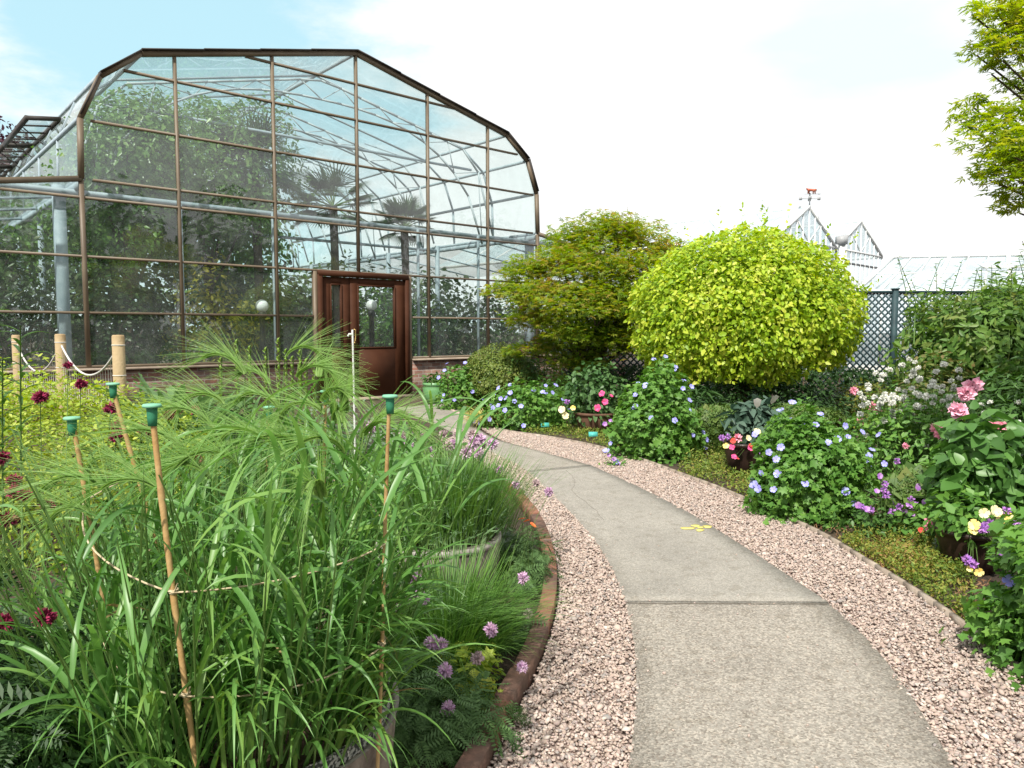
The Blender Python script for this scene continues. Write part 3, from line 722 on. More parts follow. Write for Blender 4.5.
# outer skirt of long bending leaves
n2 = 620; a2 = rs.rand(n2)*2*pi; r2 = BR*(.55+.42*rs.rand(n2)); zz = BZ+.02+.55*rs.rand(n2)**1.2
P = np.column_stack([BC[0]+r2*np.cos(a2), BC[1]+r2*np.sin(a2), zz])
parts.append(blades(P, a2+rs.normal(size=n2)*.8, .15+.5*rs.rand(n2), .6+1.7*rs.rand(n2), .20+.20*rs.rand(n2), .009+.009*rs.rand(n2), 10, .18, rs.normal(size=n2)*.8, 1.3, taper=2.2))
# near leaves that lean towards the path and fill the left foreground
n3 = 620; a3 = -3.0+2.9*rs.rand(n3); r3 = BR*(.75+.2*rs.rand(n3))
P = np.column_stack([BC[0]+r3*np.cos(a3), BC[1]+r3*np.sin(a3), BZ+.0+.30*rs.rand(n3)])
parts.append(blades(P, a3+rs.normal(size=n3)*.9, .05+.4*rs.rand(n3), .7+1.7*rs.rand(n3)**1.5, .26+.22*rs.rand(n3), .009+.009*rs.rand(n3), 11, .18, rs.normal(size=n3)*.7, 1.6, taper=2.2))
def low_side(part, k):
    # the barley stands tallest at the middle and right and sinks towards the left
    v, fs = part; v = v.reshape(-1, k, 3); lim = np.interp(v[:, :, 0], [-1.5, -1.15, -.85, -.55], [.62, .90, 1.14, 1.26])
    rat = v[:, :, 0]/v[:, :, 1]; xc = np.interp(v[:, :, 2], [.29, 1.2], [-.425, -.486])
    infront = ((abs(rat-xc) < .022) & (v[:, :, 1] < 1.49)).any(1) & (np.arange(len(v)) % 6 != 0)
    farl = ((rat < -.61) & (v[:, :, 1] < 1.75)).any(1) & (np.arange(len(v)) % 5 != 0)
    ok = ~farl & ~infront & (v[:, :, 2] < lim).all(1) & (v[:, :, 0].min(1) > -1.27) & (v[:, :, 1].min(1) > 1.15); v = v[ok]; f0 = fs[0].reshape(len(ok), -1, 4)[0]; return v.reshape(-1, 3), [(f0[None]+(np.arange(len(v))*k)[:, None, None]).reshape(-1, 4)]
parts = [low_side(p_, k_) for p_, k_ in zip(parts, [30]*5+[33, 36])]
V, f = join(parts); mk('leaf_blades', V, f, barleyM, ba, True)
nd_ = 70; ad = rs.rand(nd_)*2*pi; rd = BR*np.sqrt(rs.rand(nd_))*.95; Pd = np.column_stack([BC[0]+rd*np.cos(ad), BC[1]+rd*np.sin(ad), BZ+.02+.35*rs.rand(nd_)])
V, f = low_side(blades(Pd, ad+rs.normal(size=nd_), .3+.9*rs.rand(nd_), .5+2.0*rs.rand(nd_), .12+.22*rs.rand(nd_), .003+.006*rs.rand(nd_), 9, .2, rs.normal(size=nd_)*2.5, 1.2), 30); mk('dry_leaves', V, f, leafmat('straw', [(.22, .15, .06), (.36, .27, .13), (.30, .24, .10)], .25, .7), ba, True)
# ears: arched spike of grains with long awns
def ear_mesh(seed, droop):
    r = np.random.RandomState(seed); m = 22; pts = []; p = np.zeros(3); th = .15
    P = []; T = []
    for i in range(m*2):
        th2 = th+droop*(i/(m*2))**1.1; t = np.array([sin(th2), 0, cos(th2)]); p = p+t*.0025; P.append(p.copy()); T.append(t)
    P = np.array(P); T = np.array(T); side = np.tile([0, 1., 0], (len(P), 1)); sg = np.where(np.arange(len(P)) % 2, 1, -1)[:, None]
    up = np.cross(T, side)
    q = P+side*sg*.004
    g1 = leaves(T_leaf(.5, .0, 0), q, T+side*sg*.3, up+side*sg*.4, .017); g2 = leaves(T_leaf(.5, .0, 0), q, T+side*sg*.3, -up+side*sg*.4, .017)
    mb = MB(); mb.tube(P[::3], .0028, 5)
    gv, gf = join([g1, g2, (np.vstack(mb.V), [np.array(v) for v in mb.F.values()])])
    me1 = drop(mk('ear', gv, gf, earM, None, True).data)
    # awns: thin strips leaving each grain, sweeping forward
    V = []; Fc = []; k = 0
    for i in range(0, len(P)):
        for rep in range(2):
            L_ = .105+.05*r.rand(); d = unit(T[i]+side[i]*sg[i]*(.08+.10*r.rand())+up[i]*r.normal()*.12); g = np.array([0, 0, -.018]); a = q[i]
            wd_ = np.cross(d, rdir(1, r)[0]); wd_ = unit(wd_); ww = .0006
            row = []
            for j in range(4):
                s = j/3; c = a+d*L_*s+g*s*s; row.append(c-wd_*ww*(1-s*.7)); row.append(c+wd_*ww*(1-s*.7))
            V += row; Fc += [(k+2*j, k+2*j+1, k+2*j+3, k+2*j+2) for j in range(3)]; k += 8
    me2 = drop(mk('awns', np.array(V), [np.array(Fc)], awnM).data)
    return me1, me2
ears = [ear_mesh(s, d) for s, d in ((1, 1.5), (2, 2.1), (3, 1.1), (4, 2.5), (5, 1.8))]
def place_ear(i, base, ang, tilt, s):
    X = np.array([cos(ang), sin(ang), -tilt*.0]); e1, e2 = ears[i % 5]
    Nn = np.array([cos(ang)*tilt, sin(ang)*tilt, 1.])
    o = inst('ear', e1, base, X, Nn, s, ba); o2 = bpy.data.objects.new('awns', e2); C.objects.link(o2); o2.parent = o
tp, td = tips(sb_, saz, slean, scur, sL, 5, 1.3, 1.0)
order = np.argsort(-tp[:, 2])
cnt = 0
# ears placed where they show: mostly on the upper side, nodding to the left and right
spots = [(245, 375, 2.25, pi*.97), (225, 405, 2.05, pi*1.0), (215, 430, 1.95, pi*1.05), (285, 358, 2.3, .15), (296, 378, 2.25, -.5), (322, 402, 2.1, -.8), (335, 422, 2.0, -1.2), (345, 415, 2.2, -1.4),
         (262, 440, 1.9, pi*1.1), (240, 470, 1.75, pi*1.2), (300, 455, 1.75, pi*1.25), (345, 455, 1.7, pi*1.15), (188, 455, 1.8, pi*.98), (130, 470, 1.75, pi*1.0), (110, 495, 1.65, pi*1.1), (322, 500, 1.5, -1.6),
         (372, 425, 2.0, -.4), (362, 438, 1.9, -.9), (210, 480, 1.7, pi*1.1), (280, 410, 2.1, pi*.9), (170, 500, 1.6, pi*1.05), (325, 415, 2.1, 2.9), (340, 425, 2.15, -1.8), (95, 520, 1.6, pi), (270, 385, 2.3, 2.6), (318, 378, 2.3, 1.9)]
sv = []
for i, (px, py, Y, ang) in enumerate(spots):
    b_ = at_y(px, py, Y); place_ear(i, b_, ang+rs.normal()*.2, .25+.3*rs.rand(), 1.1+.3*rs.rand()); sv.append(b_)
sv = np.array(sv)
# stalks that carry those ears
mbx = MB()
for b_ in sv:
    g_ = BC[:2]+(b_[:2]-BC[:2])*.55; p0 = np.array([*g_, BZ]); c_ = p0+(b_-p0)*.6+np.array([0, 0, .06]); mbx.tube(catmull([p0, c_*.5+p0*.5, c_, b_-np.array([0, 0, .004])], 4), .0016, 4)
mbx.build('ear_stalks', stemM, ba)

# bamboo canes with green cane caps round the planter
canes = [((152, 410), (196, 775), 1.47, .0062, 'thick bamboo cane in front of the barley with pale green cap'),
         ((390, 400), (378, 740), 1.72, .0047, 'thin bamboo cane at the path side of the barley, green cap on top'),
         ((72, 422), (108, 620), 1.72, .0058, 'bamboo cane with green cap, leaning at the left edge of the barley'),
         ((113, 387), (150, 520), 2.12, .0062, 'short-looking bamboo cane behind two others beside crimson flowers'),
         ((269, 410), (266, 500), 2.34, .0055, 'bamboo cane half hidden in the middle back of the barley'),
         ((326, 394), (324, 470), 2.36, .0055, 'bamboo cane hidden among awns in front of the brown door')]
cane_pts = []
for (tx, ty), (bx, by), Y, r, lab in canes:
    top = at_y(tx, ty, Y); bot = at_y(bx, by, Y+.02); d = (bot-top)/(top[2]-bot[2]); foot = top+d*(top[2]-BZ+.02)
    t = thing('bamboo_cane', lab, 'cane', foot, 'capped bamboo canes round the barley')
    n = 22; mb = MB(); pts = []; rr_ = []
    for i in range(n):
        s = i/(n-1); p = foot+(top-foot)*s; pts.append(p+np.array([.002*sin(5*s+tx), 0, 0])); rr_.append(r*(1.18 if i % 5 == 2 else 1.0)*(1.05-.12*s))
    mb.tube(pts, rr_, 9); mb.build('cane', caneM, t, True); cane_pts.append((foot, top))
    mb = MB(); k = 1.35*(1.47/1.47); mb.lathe(top, [(.001, .013), (.0165, .012), (.0185, .009), (.0175, .0055), (.009, .004)], 20); cp = mb.build('cane_cap', captM, t, True)
    mb = MB(); mb.lathe(top, [(.0105, .005), (.0098, -.014), (.0085, -.032), (.0065, -.032)], 14); mb.build('cap_sleeve', capM, t, True)
# twine tied round the canes
def on_cane(i, z): a, b_ = cane_pts[i]; return a+(b_-a)*((z-a[2])/(b_[2]-a[2]))
def twine(zs, lab, sag):
    order = [3, 2, 0, 1, 5]; P = []
    for a, b_ in zip(order[:-1], order[1:]):
        p, q = on_cane(a, zs[order.index(a)]), on_cane(b_, zs[order.index(b_)]); 
        for k in range(10):
            s = k/10; c = p+(q-p)*s-np.array([0, 0, sag*4*s*(1-s)]); o_ = c-BC; o_[2] = 0; P.append(c+unit(o_)*(.010+.05*4*s*(1-s)))
    P.append(on_cane(order[-1], zs[-1])+np.array([.0, -.01, 0])); t = thing('garden_twine', lab, 'twine', P[0], 'twine tied round the barley')
    P = np.array(P); tube_obj('strand', P, .0023, twineM, t, 5)
    for ci, z in ((0, zs[2]), (1, zs[3])):
        c = on_cane(ci, z); mb = MB()
        for q in range(3): mb.tube([c+np.array([.0085*cos(a), .0085*sin(a), (q-1)*.0032]) for a in np.linspace(0, 2*pi, 13)], .0016, 5)
        mb.tube([c+np.array([.004, -.009, .0]), c+np.array([.010, -.014, .008]), c+np.array([.014, -.012, .020])], .0016, 5)
        mb.build('knot', twineM, t, True)
twine([.93, .92, .82, .85, .88], 'upper line of pale twine tied across the barley canes', .01)
twine([.72, .66, .60, .60, .62], 'lower slack line of pale twine low in the barley', .02)

# ============================================================ crimson thistle-like flowers at far left
def dot_plant(name, label, cat, loc, fl, fmesh, mat=ferM, group=None, mound=None, dirs=None, fs=1.0, smat=stemM):
    """a thing with foliage, wiry stems and one part per flower; fl: world positions"""
    t = thing(name, label, cat, loc, group)
    if mound is not None: V, f = mound; mk('foliage', V, f, mat, t)
    mb = MB(); loc = np.array(loc, float)
    for i, p in enumerate(fl):
        p = np.array(p); b_ = np.array([loc[0]+(p[0]-loc[0])*.55, loc[1]+(p[1]-loc[1])*.55, max(loc[2], .05)])
        mb.tube(catmull([b_, b_*.5+p*.5+np.array([0, 0, .05]), p-np.array([0, 0, .008])], 3), .0016, 4)
        me = fmesh[i % len(fmesh)] if isinstance(fmesh, list) else fmesh
        nd = np.array([0, 0, 1.])+RS.normal(size=3)*.35
        if dirs is not None: nd = np.array(dirs)+RS.normal(size=3)*.45
        inst('flower', me, p, RS.normal(size=3), nd, fs*(.85+.3*RS.rand()), t)
    if len(fl): mb.build('stems', smat, t)
    return t
fern = T_fern(7, .3)
loc = at_z(70, 500, 0)*0+np.array([-1.55, 2.35, 0])
P = [at_y(x, y, Y) for x, y, Y in ((40, 397, 2.4), (81, 384, 2.9), (111, 408, 2.5), (118, 426, 2.45), (142, 428, 2.35), (116, 437, 2.35), (178, 409, 2.7), (68, 365, 3.2), (197, 460, 2.2), (150, 432, 2.5), (169, 415, 2.8), (194, 410, 3.0))]
V, f = crown(1100, loc+np.array([0, 0, .12]), (.5, .45, .30), fern, .11, 31, .8, .2, zmin=.02)
dot_plant('crimson_thistle', 'crimson pompom flowers on wiry stems standing above the lime shrub', 'flowering plant', loc, P, crimF, ferM, mound=(V, f), fs=1.05)
loc = np.array([-1.62, 1.75, 0])
P = [at_y(x, y, Y) for x, y, Y in ((15, 492, 1.9), (8, 520, 1.75), (44, 617, 1.55), (4, 622, 1.5), (28, 496, 2.0), (14, 480, 2.1), (2, 458, 2.0), (48, 505, 1.9))]
V, f = crown(6200, loc+np.array([0.34, -.05, .25]), (.52, .8, .50), fern, .10, 32, .8, .2, zmin=.02)
dot_plant('crimson_thistle', 'dark ferny plant with few crimson flowers at the left edge of the photo', 'flowering plant', loc, P, crimF, darkM, mound=(V, f), fs=1.0)
# weeds and small leaves low between the path edge, planter and photo bottom-left
loc = np.array([-1.25, 1.30, 0])
n = 70; a = rs.rand(n)*2*pi; r_ = .36*np.sqrt(rs.rand(n)); P = np.column_stack([loc[0]+r_*np.cos(a), loc[1]+r_*np.sin(a), .02+0*a])
parts = [blades(P, a+rs.normal(size=n)*.6, .1+.4*rs.rand(n), .6+1.2*rs.rand(n), .3+.3*rs.rand(n), .007+.006*rs.rand(n), 8, .2, rs.normal(size=n)*.6, 1.4)]
V, f = join(parts); t = mk('grass_clump', V, f, midM, None, True); setloc(t, loc); tag(t, 'long dark grass tuft in the bottom-left corner by the planter', 'grass')

# ============================================================ lime-yellow shrub on the left
loc = np.array([-3.45, 5.0, 0])
t = thing('lime_shrub', 'low mounded lime-yellow shrub in front of the rope fence', 'shrub', loc)
V, f = join([crown(46000, loc+np.array([0, 0, .10]), (1.5, 1.15, .93), T_leaf(.5), .036, 41, .35, .10, 4, .55, .02, .8, .1),
             crown(12000, loc+np.array([-.9, .8, .25]), (1.5, .9, .90), T_leaf(.5), .036, 42, .35, .12, 4, .55, .02)])
mk('foliage', V, f, limeM, t)
def twigs(name, base, tips_, r0, mat, parent, seed=1):
    mb = MB(); r = np.random.RandomState(seed)
    for q in tips_:
        q = np.array(q, float); m_ = base*.5+q*.5+r.normal(size=3)*.06*np.linalg.norm(q-base)+np.array([0, 0, .08*np.linalg.norm(q-base)])
        P = catmull([base+r.normal(size=3)*.02*np.array([1, 1, 0]), m_, q], 5); mb.tube(P, np.linspace(r0, r0*.3, len(P)), 6)
    return mb.build(name, mat, parent, True)
twigs('branches', loc, [loc+np.array([1.1*cos(a), .8*sin(a), .55]) for a in np.linspace(0, 6, 12)], .016, barkM, t)
# tall slender leafy plant at far left edge
loc = np.array([-2.72, 3.75, 0])
t = thing('willow_leaf_plant', 'tall plant with narrow drooping leaves at the far left edge', 'plant', loc)
SP = [(loc+np.array([dx, dy, 0]), h) for dx, dy, h in ((0, 0, 1.5), (.12, .1, 1.38), (-.2, .05, 1.62), (-.05, .2, 1.2), (-.35, .1, 1.5))]
mb = MB(); pt = []
for b_, h in SP:
    mb.tube([b_, b_+np.array([.02, 0, h*.5]), b_+np.array([.05, 0, h])], [.006, .005, .003], 6)
    m_ = 26; zs = .35*h+.65*h*np.arange(m_)/m_; Pp = np.column_stack([b_[0]+.05*zs/h, b_[1]+0*zs, zs]); pt.append(blades(Pp, np.arange(m_)*2.4, .8, 1.2, .17, .022, 7, .2, 0, 1.2))
mb.build('stems', stemM, t); V, f = join(pt); mk('leaves', V, f, midM, t, True)

# ============================================================ rope fence
postM = noisemat('peeled_post_wood', [(.33, .23, .12), (.45, .34, .20), (.38, .28, .15)], 5, .75, .4, 50)
ropeM = noisemat('pale_rope', [(.50, .48, .46), (.68, .66, .62)], 60, .9)
pp = []
for px, py, Y, r in ((118, 335, 6.6, .052), (60, 334, 8.0, .052), (16, 335, 9.6, .052), (-22, 336, 11.0, .052)):
    p = at_y(px, py, Y); pp.append(p)
labs = ['stout round timber post, nearest of the rope fence', 'round timber post at the left of the nearest rope loop', 'distant timber post of the rope fence near the left edge', 'timber post of the rope fence outside the left edge']
for (p, lab) in list(zip(pp, labs))[:3]:
    t = thing('fence_post', lab, 'post', (p[0], p[1], 0), 'timber posts of the rope fence')
    mb = MB(); mb.lathe((p[0], p[1], 0), [(.052, 0), (.054, .6), (.052, p[2]-.012), (.044, p[2]), (.001, p[2]+.002)], 20); mb.build('post', postM, t, True)
    for dz in (.09, .36): mb = MB(); mb.tube([(p[0]+.0535*cos(a), p[1]+.0535*sin(a), p[2]-dz) for a in np.linspace(0, 2*pi, 21)], .0045, 5); mb.build('wire_tie', ropeM, t, True)
for i, lab in ((0, 'white rope swag with netting between the two nearest timber posts'), (1, 'white rope swag between the far timber posts')):
    a, b_ = pp[i], pp[i+1]; t = thing('rope_swag', lab, 'rope', (a+b_)/2*np.array([1, 1, 0])+np.array([0, 0, .9]), 'rope between the timber posts')
    P = []; top = -.10
    for k in range(25): s = k/24; q = a+(b_-a)*s; P.append(q+np.array([0, 0, top-(.30 if i == 0 else .34)*4*s*(1-s)]))
    tube_obj('rope', P, .010, ropeM, t, 7)
    mb = MB()
    for k in range(1, 24): mb.tube([P[k], (P[k][0], P[k][1], .62)], .0028, 4)
    mb.build('netting', ropeM, t)

# ============================================================ mixed plants between barley and glasshouse
def mound(name, label, cat, loc, rad, n, T, size, mat, seed, group=None, **kw):
    loc = np.array(loc, float); t = thing(name, label, cat, loc, group)
    V, f = crown(n, loc+np.array([0, 0, rad[2]*kw.pop('cz', .35)]), rad, T, size, seed, zmin=.01, **kw); mk('foliage', V, f, mat, t)
    return t
# cardoon-like plant with broad leaves
loc = at_y(180, 400, 6.3); loc[2] = 0
t = thing('broad_leaved_plant', 'plant with broad upright grey-green leaves right of the rope posts', 'plant', loc)
n = 60; a = rs.rand(n)*2*pi; P = loc+np.column_stack([.28*np.cos(a)*rs.rand(n), .2*np.sin(a), .1+.25*rs.rand(n)])
V, f = blades(P, a, .1+.45*rs.rand(n), .5+1.1*rs.rand(n), .55+.45*rs.rand(n), .10+.06*rs.rand(n), 9, .12, rs.normal(size=n)*.4, 1.6); mk('leaves', V, f, leafmat('broad_leaf', [(.07, .15, .05), (.12, .22, .08), (.17, .28, .11)], .3, .4), t, True)
# snapdragon-like spikes in front of the plinth
loc = at_y(285, 400, 7.6); loc[2] = 0
t = thing('spiky_plant', 'upright light green leafy spikes in front of the glasshouse plinth', 'plant', loc)
mb = MB(); pt = []
for k in range(11):
    b_ = loc+np.array([rs.normal()*.33, rs.normal()*.12, 0]); h = 1.02+.28*rs.rand(); mb.tube([b_, b_+np.array([.02, 0, h])], .006, 5)
    m_ = 46; zs = .25*h+.75*h*np.arange(m_)/m_; pt.append(blades(np.column_stack([b_[0]+0*zs, b_[1]+0*zs, zs]), np.arange(m_)*2.4, .6, .6, .08*(1.15-zs/h*.6), .022, 4, .15, 0, 1.2))
mb.build('stems', stemM, t); V, f = join(pt); mk('leaves', V, f, leafmat('spike_leaf', [(.16, .28, .05), (.26, .40, .08)], .35, .5), t, True)
mixed = [(150, 412, 7.4, (.75, .5, .55), midM, .07, 'low mid-green bushy plant behind the broad grey leaves'),
         (225, 405, 6.6, (.60, .45, .62), ferM, .06, 'pale ferny bush between broad leaves and light green spikes'),
         (345, 404, 6.4, (.62, .5, .58), greyM, .05, 'greyish small-leaved herb bush in front of the brown door'),
         (300, 420, 5.0, (.72, .5, .62), midM, .06, 'leafy green bush behind the barley ears'),
         (385, 420, 5.0, (.48, .42, .46), midM, .045, 'soft green herb mound between barley and chive barrel'),
         (205, 440, 4.0, (.80, .55, .55), midM, .06, 'mid-green weedy plants right of the lime shrub'),
         (400, 408, 7.4, (.40, .35, .34), ferM, .045, 'small feathery plant beside the far end of the path'),
         (425, 422, 7.0, (.48, .6, .34), midM, .05, 'low green herbs behind the chive barrel')]
for i, (px, py, Y, rad, mt, s, lab) in enumerate(mixed):
    l = at_y(px, py, Y); l[2] = 0; mound('leafy_plant', lab, 'plant', l, rad, int(1500*rad[0]*rad[2]/.3/ (s/.06)**2), T_leaf(.5), s, mt, 60+i, amp=.25, shell=.6)
# white crook stake
t = thing('crook_stake', 'thin white stake with a hooked top in front of the brown door', 'stake', at_y(353, 420, 3.3)*np.array([1, 1, 0]))
b_ = at_y(352, 334, 3.3); wm = noisemat('white_plastic', [(.62, .62, .6), (.72, .72, .7)], 9, .5)
mb = MB(); mb.tube(catmull([(b_[0]+.008, b_[1], .02), (b_[0]+.006, b_[1], .7), (b_[0]+.003, b_[1], b_[2]-.035), (b_[0], b_[1], b_[2]-.006), (b_[0]-.012, b_[1], b_[2]), (b_[0]-.018, b_[1], b_[2]-.01)], 5), .0042, 7); mb.build('rod', wm, t, True)

# ============================================================ chive and lavender barrel
KC = at_z(452, 560, .36)*np.array([1, 1, 0]); KC = np.array([-.38, 3.74, 0]); KR = .32; KZ = .31
woodM = noisemat('weathered_barrel_wood', [(.10, .085, .07), (.24, .21, .18)], 6, .85, .5, 30)
t = thing('barrel_planter', 'weathered grey barrel planter holding lavender beside the path', 'planter', KC)
mb = MB(); mb.lathe(KC, [(KR*.86, 0), (KR*.99, KZ*.6), (KR, KZ), (KR-.02, KZ+.004), (KR-.028, KZ-.04)], 40); mb.build('barrel', woodM, t, True)
rimM = noisemat('barrel_hoop', [(.22, .20, .18), (.40, .37, .34)], 10, .6)
mb = MB(); mb.lathe(KC, [(KR+.002, KZ-.03), (KR+.006, KZ-.028), (KR+.006, KZ-.002), (KR-.0, KZ)], 40); mb.build('hoop', rimM, t, True)
mb = MB(); mb.lathe(KC, [(KR-.02, KZ-.04), (.001, KZ-.02)], 30); mb.build('potting_soil', soilm, t)
L0 = KC+np.array([0, 0, KZ-.03]); t = thing('lavender_bush', 'bushy lavender with thin upright green shoots in the grey barrel', 'herb', L0)
n = 1500; a = rs.rand(n)*2*pi; r_ = .31*np.sqrt(rs.rand(n)); P = L0+np.column_stack([r_*np.cos(a), r_*np.sin(a), .0+.12*rs.rand(n)])
V, f = join([blades(P, a+rs.normal(size=n)*.4, .04+.5*r_/.31*rs.rand(n), .15+.3*rs.rand(n), .22+.24*rs.rand(n), .0055+.003*rs.rand(n), 4, .2, 0, 1.3)])
mk('shoots', V, f, chiveM, t)
n = 2600; tp2, td2 = P[rs.randint(0, 1500, n)], None
D = rdir(n, rs); D[:, 2] = abs(D[:, 2]); Q = L0+np.array([0, 0, .05])+D*np.array([.36, .36, .34])*(.55+.45*rs.rand(n))[:, None]
V, f = leaves(T_rhomb(.16), Q, D+np.array([0, 0, .9])+rs.normal(size=(n, 3))*.3, rs.normal(size=(n, 3)), .05+.03*rs.rand(n)); mk('needles', V, f, leafmat('lavender_needle', [(.07, .15, .045), (.12, .22, .08), (.16, .27, .13)], .25, .6), t)
# chives with lilac globes behind and above the barrel
fl = [(373, 428), (444, 435), (454, 440), (462, 436), (470, 442), (476, 432), (482, 438), (474, 448), (478, 455), (486, 448), (467, 452), (448, 446), (492, 443), (421, 437), (410, 442), (403, 437), (430, 452), (459, 430)]
loc = np.array([-.28, 4.35, 0]); t = None
P = [at_y(x+RS.normal()*2, y+RS.normal()*2, 3.9+.4*RS.rand()) for x, y in fl]
n = 700; a = rs.rand(n)*2*pi; Pb = loc+np.column_stack([.30*np.cos(a)*rs.rand(n), .2*np.sin(a)*rs.rand(n), .02+0*a])
t = dot_plant('chive_clump', 'tall chives with a crowd of pale lilac globes behind the grey barrel', 'chives', loc, P, [chiveF, chiveF2], chiveM, mound=blades(Pb, a, .05+.3*rs.rand(n), .3+.7*rs.rand(n), .5+.25*rs.rand(n), .005, 6, .2), fs=1.75)
loc = np.array([-.27, 2.95, 0]); n = 900; a = rs.rand(n)*2*pi; r_ = .20*np.sqrt(rs.rand(n)); Pb = loc+np.column_stack([r_*np.cos(a), r_*np.sin(a), .02+0*a])
P = [at_y(*q) for q in ((411, 595, 2.55), (424, 599, 2.6), (397, 603, 2.5), (395, 620, 2.5), (432, 643, 2.5), (441, 645, 2.5), (491, 630, 2.6), (477, 658, 2.5), (523, 578, 3.0), (522, 667, 2.55), (448, 709, 2.3), (528, 614, 2.9), (473, 766, 2.15), (445, 671, 2.4), (416, 580, 2.7), (536, 483, 4.0), (549, 492, 4.1), (516, 485, 4.0), (500, 470, 4.1))]
dot_plant('chive_clump', 'arching chives with purple globes in front of the grey barrel', 'chives', loc, P, [chiveF, chiveF, chiveF, chiveF2], chiveM, mound=join([blades(Pb, a, .1+.55*rs.rand(n), .4+1.2*rs.rand(n)**2, .24+.18*rs.rand(n), .0048, 7, .2), blades(Pb[:160], -.6+.9*rs.rand(160), .4, 1.2, .5, .005, 8, .2), blades(Pb[:260]+np.array([0, .18, 0]), a[:260], .1+.2*rs.rand(260), .4, .42, .005, 7, .2)]), fs=1.25)
# ferny marigold plants along the bricks
orangeM = islandmat('orange_petals', [(.75, .10, .01), (.85, .22, .02)], .6)
def petal_flower(name, n, r, mats, cols=None, w=.75, cup=.3, double=1, seed=1):
    rs_ = np.random.RandomState(seed); V = []; parts = []
    a = np.arange(n*double)*2*pi/n+np.repeat(np.arange(double), n)*pi/n
    lay = np.repeat(np.arange(double), n)
    X = np.column_stack([np.cos(a), np.sin(a), cup+.55*lay]); Nn = np.column_stack([-np.cos(a)*cup, -np.sin(a)*cup, np.ones(n*double)])
    P = X*np.array([1, 1, 0])*r*.05+np.column_stack([0*a, 0*a, .08*r*lay])
    T = T_leaf(w, .02, .10); T = (T[0]*np.array([1, 1, 1]), T[1]); tv = T[0].copy(); tv[3, 0] = .96; tv[5, 1] = w*.5; tv[7, 1] = -w*.5; tv[5, 0] = tv[7, 0] = .84; tv[4, 1] = w*.36; tv[6, 1] = -w*.36
    v, f = leaves((tv, T[1]), P, X, Nn, r*(1-.22*lay)*(.93+.14*rs_.rand(n*double)))
    me = mk(name, v, f, mats).data; return drop(me)
mari = petal_flower('flower', 8, .020, orangeM, double=3, cup=.2)
loc = at_z(535, 590)*np.array([1, 1, 0])+np.array([-.02, .1, 0])
V, f = crown(420, loc+np.array([-.02, .05, .10]), (.16, .30, .16), fern, .09, 71, .8, .2, zmin=.01)
dot_plant('marigold_plant', 'ferny marigold with orange flowers leaning over the brick edging', 'marigold', loc, [at_y(x, y, 3.5) for x, y in ((527, 521), (533, 525), (522, 519))], mari, ferM, mound=(V, f))
for i, (px, py, rad, lab, mt) in enumerate(((430, 735, (.28, .22, .17), 'feathery bright green seedlings at the bottom beside the planter', ferM), (465, 690, (.16, .20, .13), 'small lobed yellow-green plant left of the bricks', limeM), (500, 560, (.17, .17, .18), 'grey-green feathery plant in front of the barrel', greyM), (395, 700, (.22, .3, .22), 'dark grassy plant pressed against the round planter', midM), (505, 640, (.12, .12, .10), 'low loose sprig near the middle bricks', ferM))):
    l = at_z(px, py)*np.array([1, 1, 0]); t = mound('ferny_plant', lab, 'plant', l, rad, int(900*rad[0]/.2), fern if mt is not limeM else T_lobed(), .075 if mt is not limeM else .04, mt, 80+i, shell=.8, amp=.2, cz=.2)
# ============================================================ RIGHT SIDE
gerM = leafmat('geranium_leaf', [(.065, .165, .028), (.10, .24, .038), (.15, .31, .055), (.19, .34, .06)], .3, .5)
lobed = T_lobed(5, .55); lobed2 = T_lobed(5, .45, .1)
blueM = islandmat('blue_petals', [(.22, .25, .78), (.32, .32, .85), (.27, .25, .70), (.40, .42, .88)], .6)
purpM = islandmat('purple_petals', [(.34, .12, .48), (.50, .22, .58), (.26, .09, .44), (.55, .32, .62)], .6)
pinkM = islandmat('pink_petals', [(.75, .22, .36), (.85, .38, .48), (.80, .30, .42), (.88, .52, .56)], .6)
roseM = islandmat('rose_petals', [(.78, .34, .48), (.86, .50, .60), (.82, .42, .55)], .6)
hotM = islandmat('hot_pink_petals', [(.72, .03, .20), (.80, .10, .32), (.62, .02, .12)], .6)
redM = islandmat('scarlet_petals', [(.70, .03, .02), (.80, .10, .05)], .6)
whiteM = islandmat('white_petals', [(.72, .72, .66), (.82, .82, .78), (.64, .66, .55)], .6)
yellM = islandmat('yellow_petals', [(.78, .50, .05), (.85, .66, .16), (.85, .72, .30)], .6)
creamM = islandmat('cream_petals', [(.80, .68, .30), (.84, .76, .45)], .6)
blueF = petal_flower('flower', 5, .026, blueM, w=.85, cup=.35); purpF = petal_flower('flower', 5, .020, purpM, w=.95, cup=.2)
purpB = drop(globe_flower('flower', 36, .019, purpM, .7, .6, 23)); hotF = petal_flower('flower', 5, .028, hotM, w=.78, cup=.4, double=2)
redF = petal_flower('flower', 6, .022, redM, w=.9, cup=.5, double=3); roseF = drop(globe_flower('flower', 80, .044, roseM, .95, .7, 21))
pinkB = drop(globe_flower('flower', 44, .026, pinkM, .7, .6, 22)); yelF = petal_flower('flower', 5, .031, yellM, w=.9, cup=.35); creF = petal_flower('flower', 5, .030, creamM, w=.88, cup=.45)
whtF = petal_flower('flower', 5, .036, whiteM, w=.5, cup=.1); whtC = drop(globe_flower('flower', 120, .028, whiteM, .5, .55, 12))
spathe = T_leaf(.7, .18, -.1)
def on_surface(c, rad, k, rs, lo=.1, out=1.04, bias=None):
    D = rdir(k*6, rs); D = D[D[:, 2] > lo-.35]
    if bias is not None: w_ = (D@unit(np.array(bias, float))) ; D = D[w_ > -.15]
    D = D[:k]; return c+D*rad*out, D
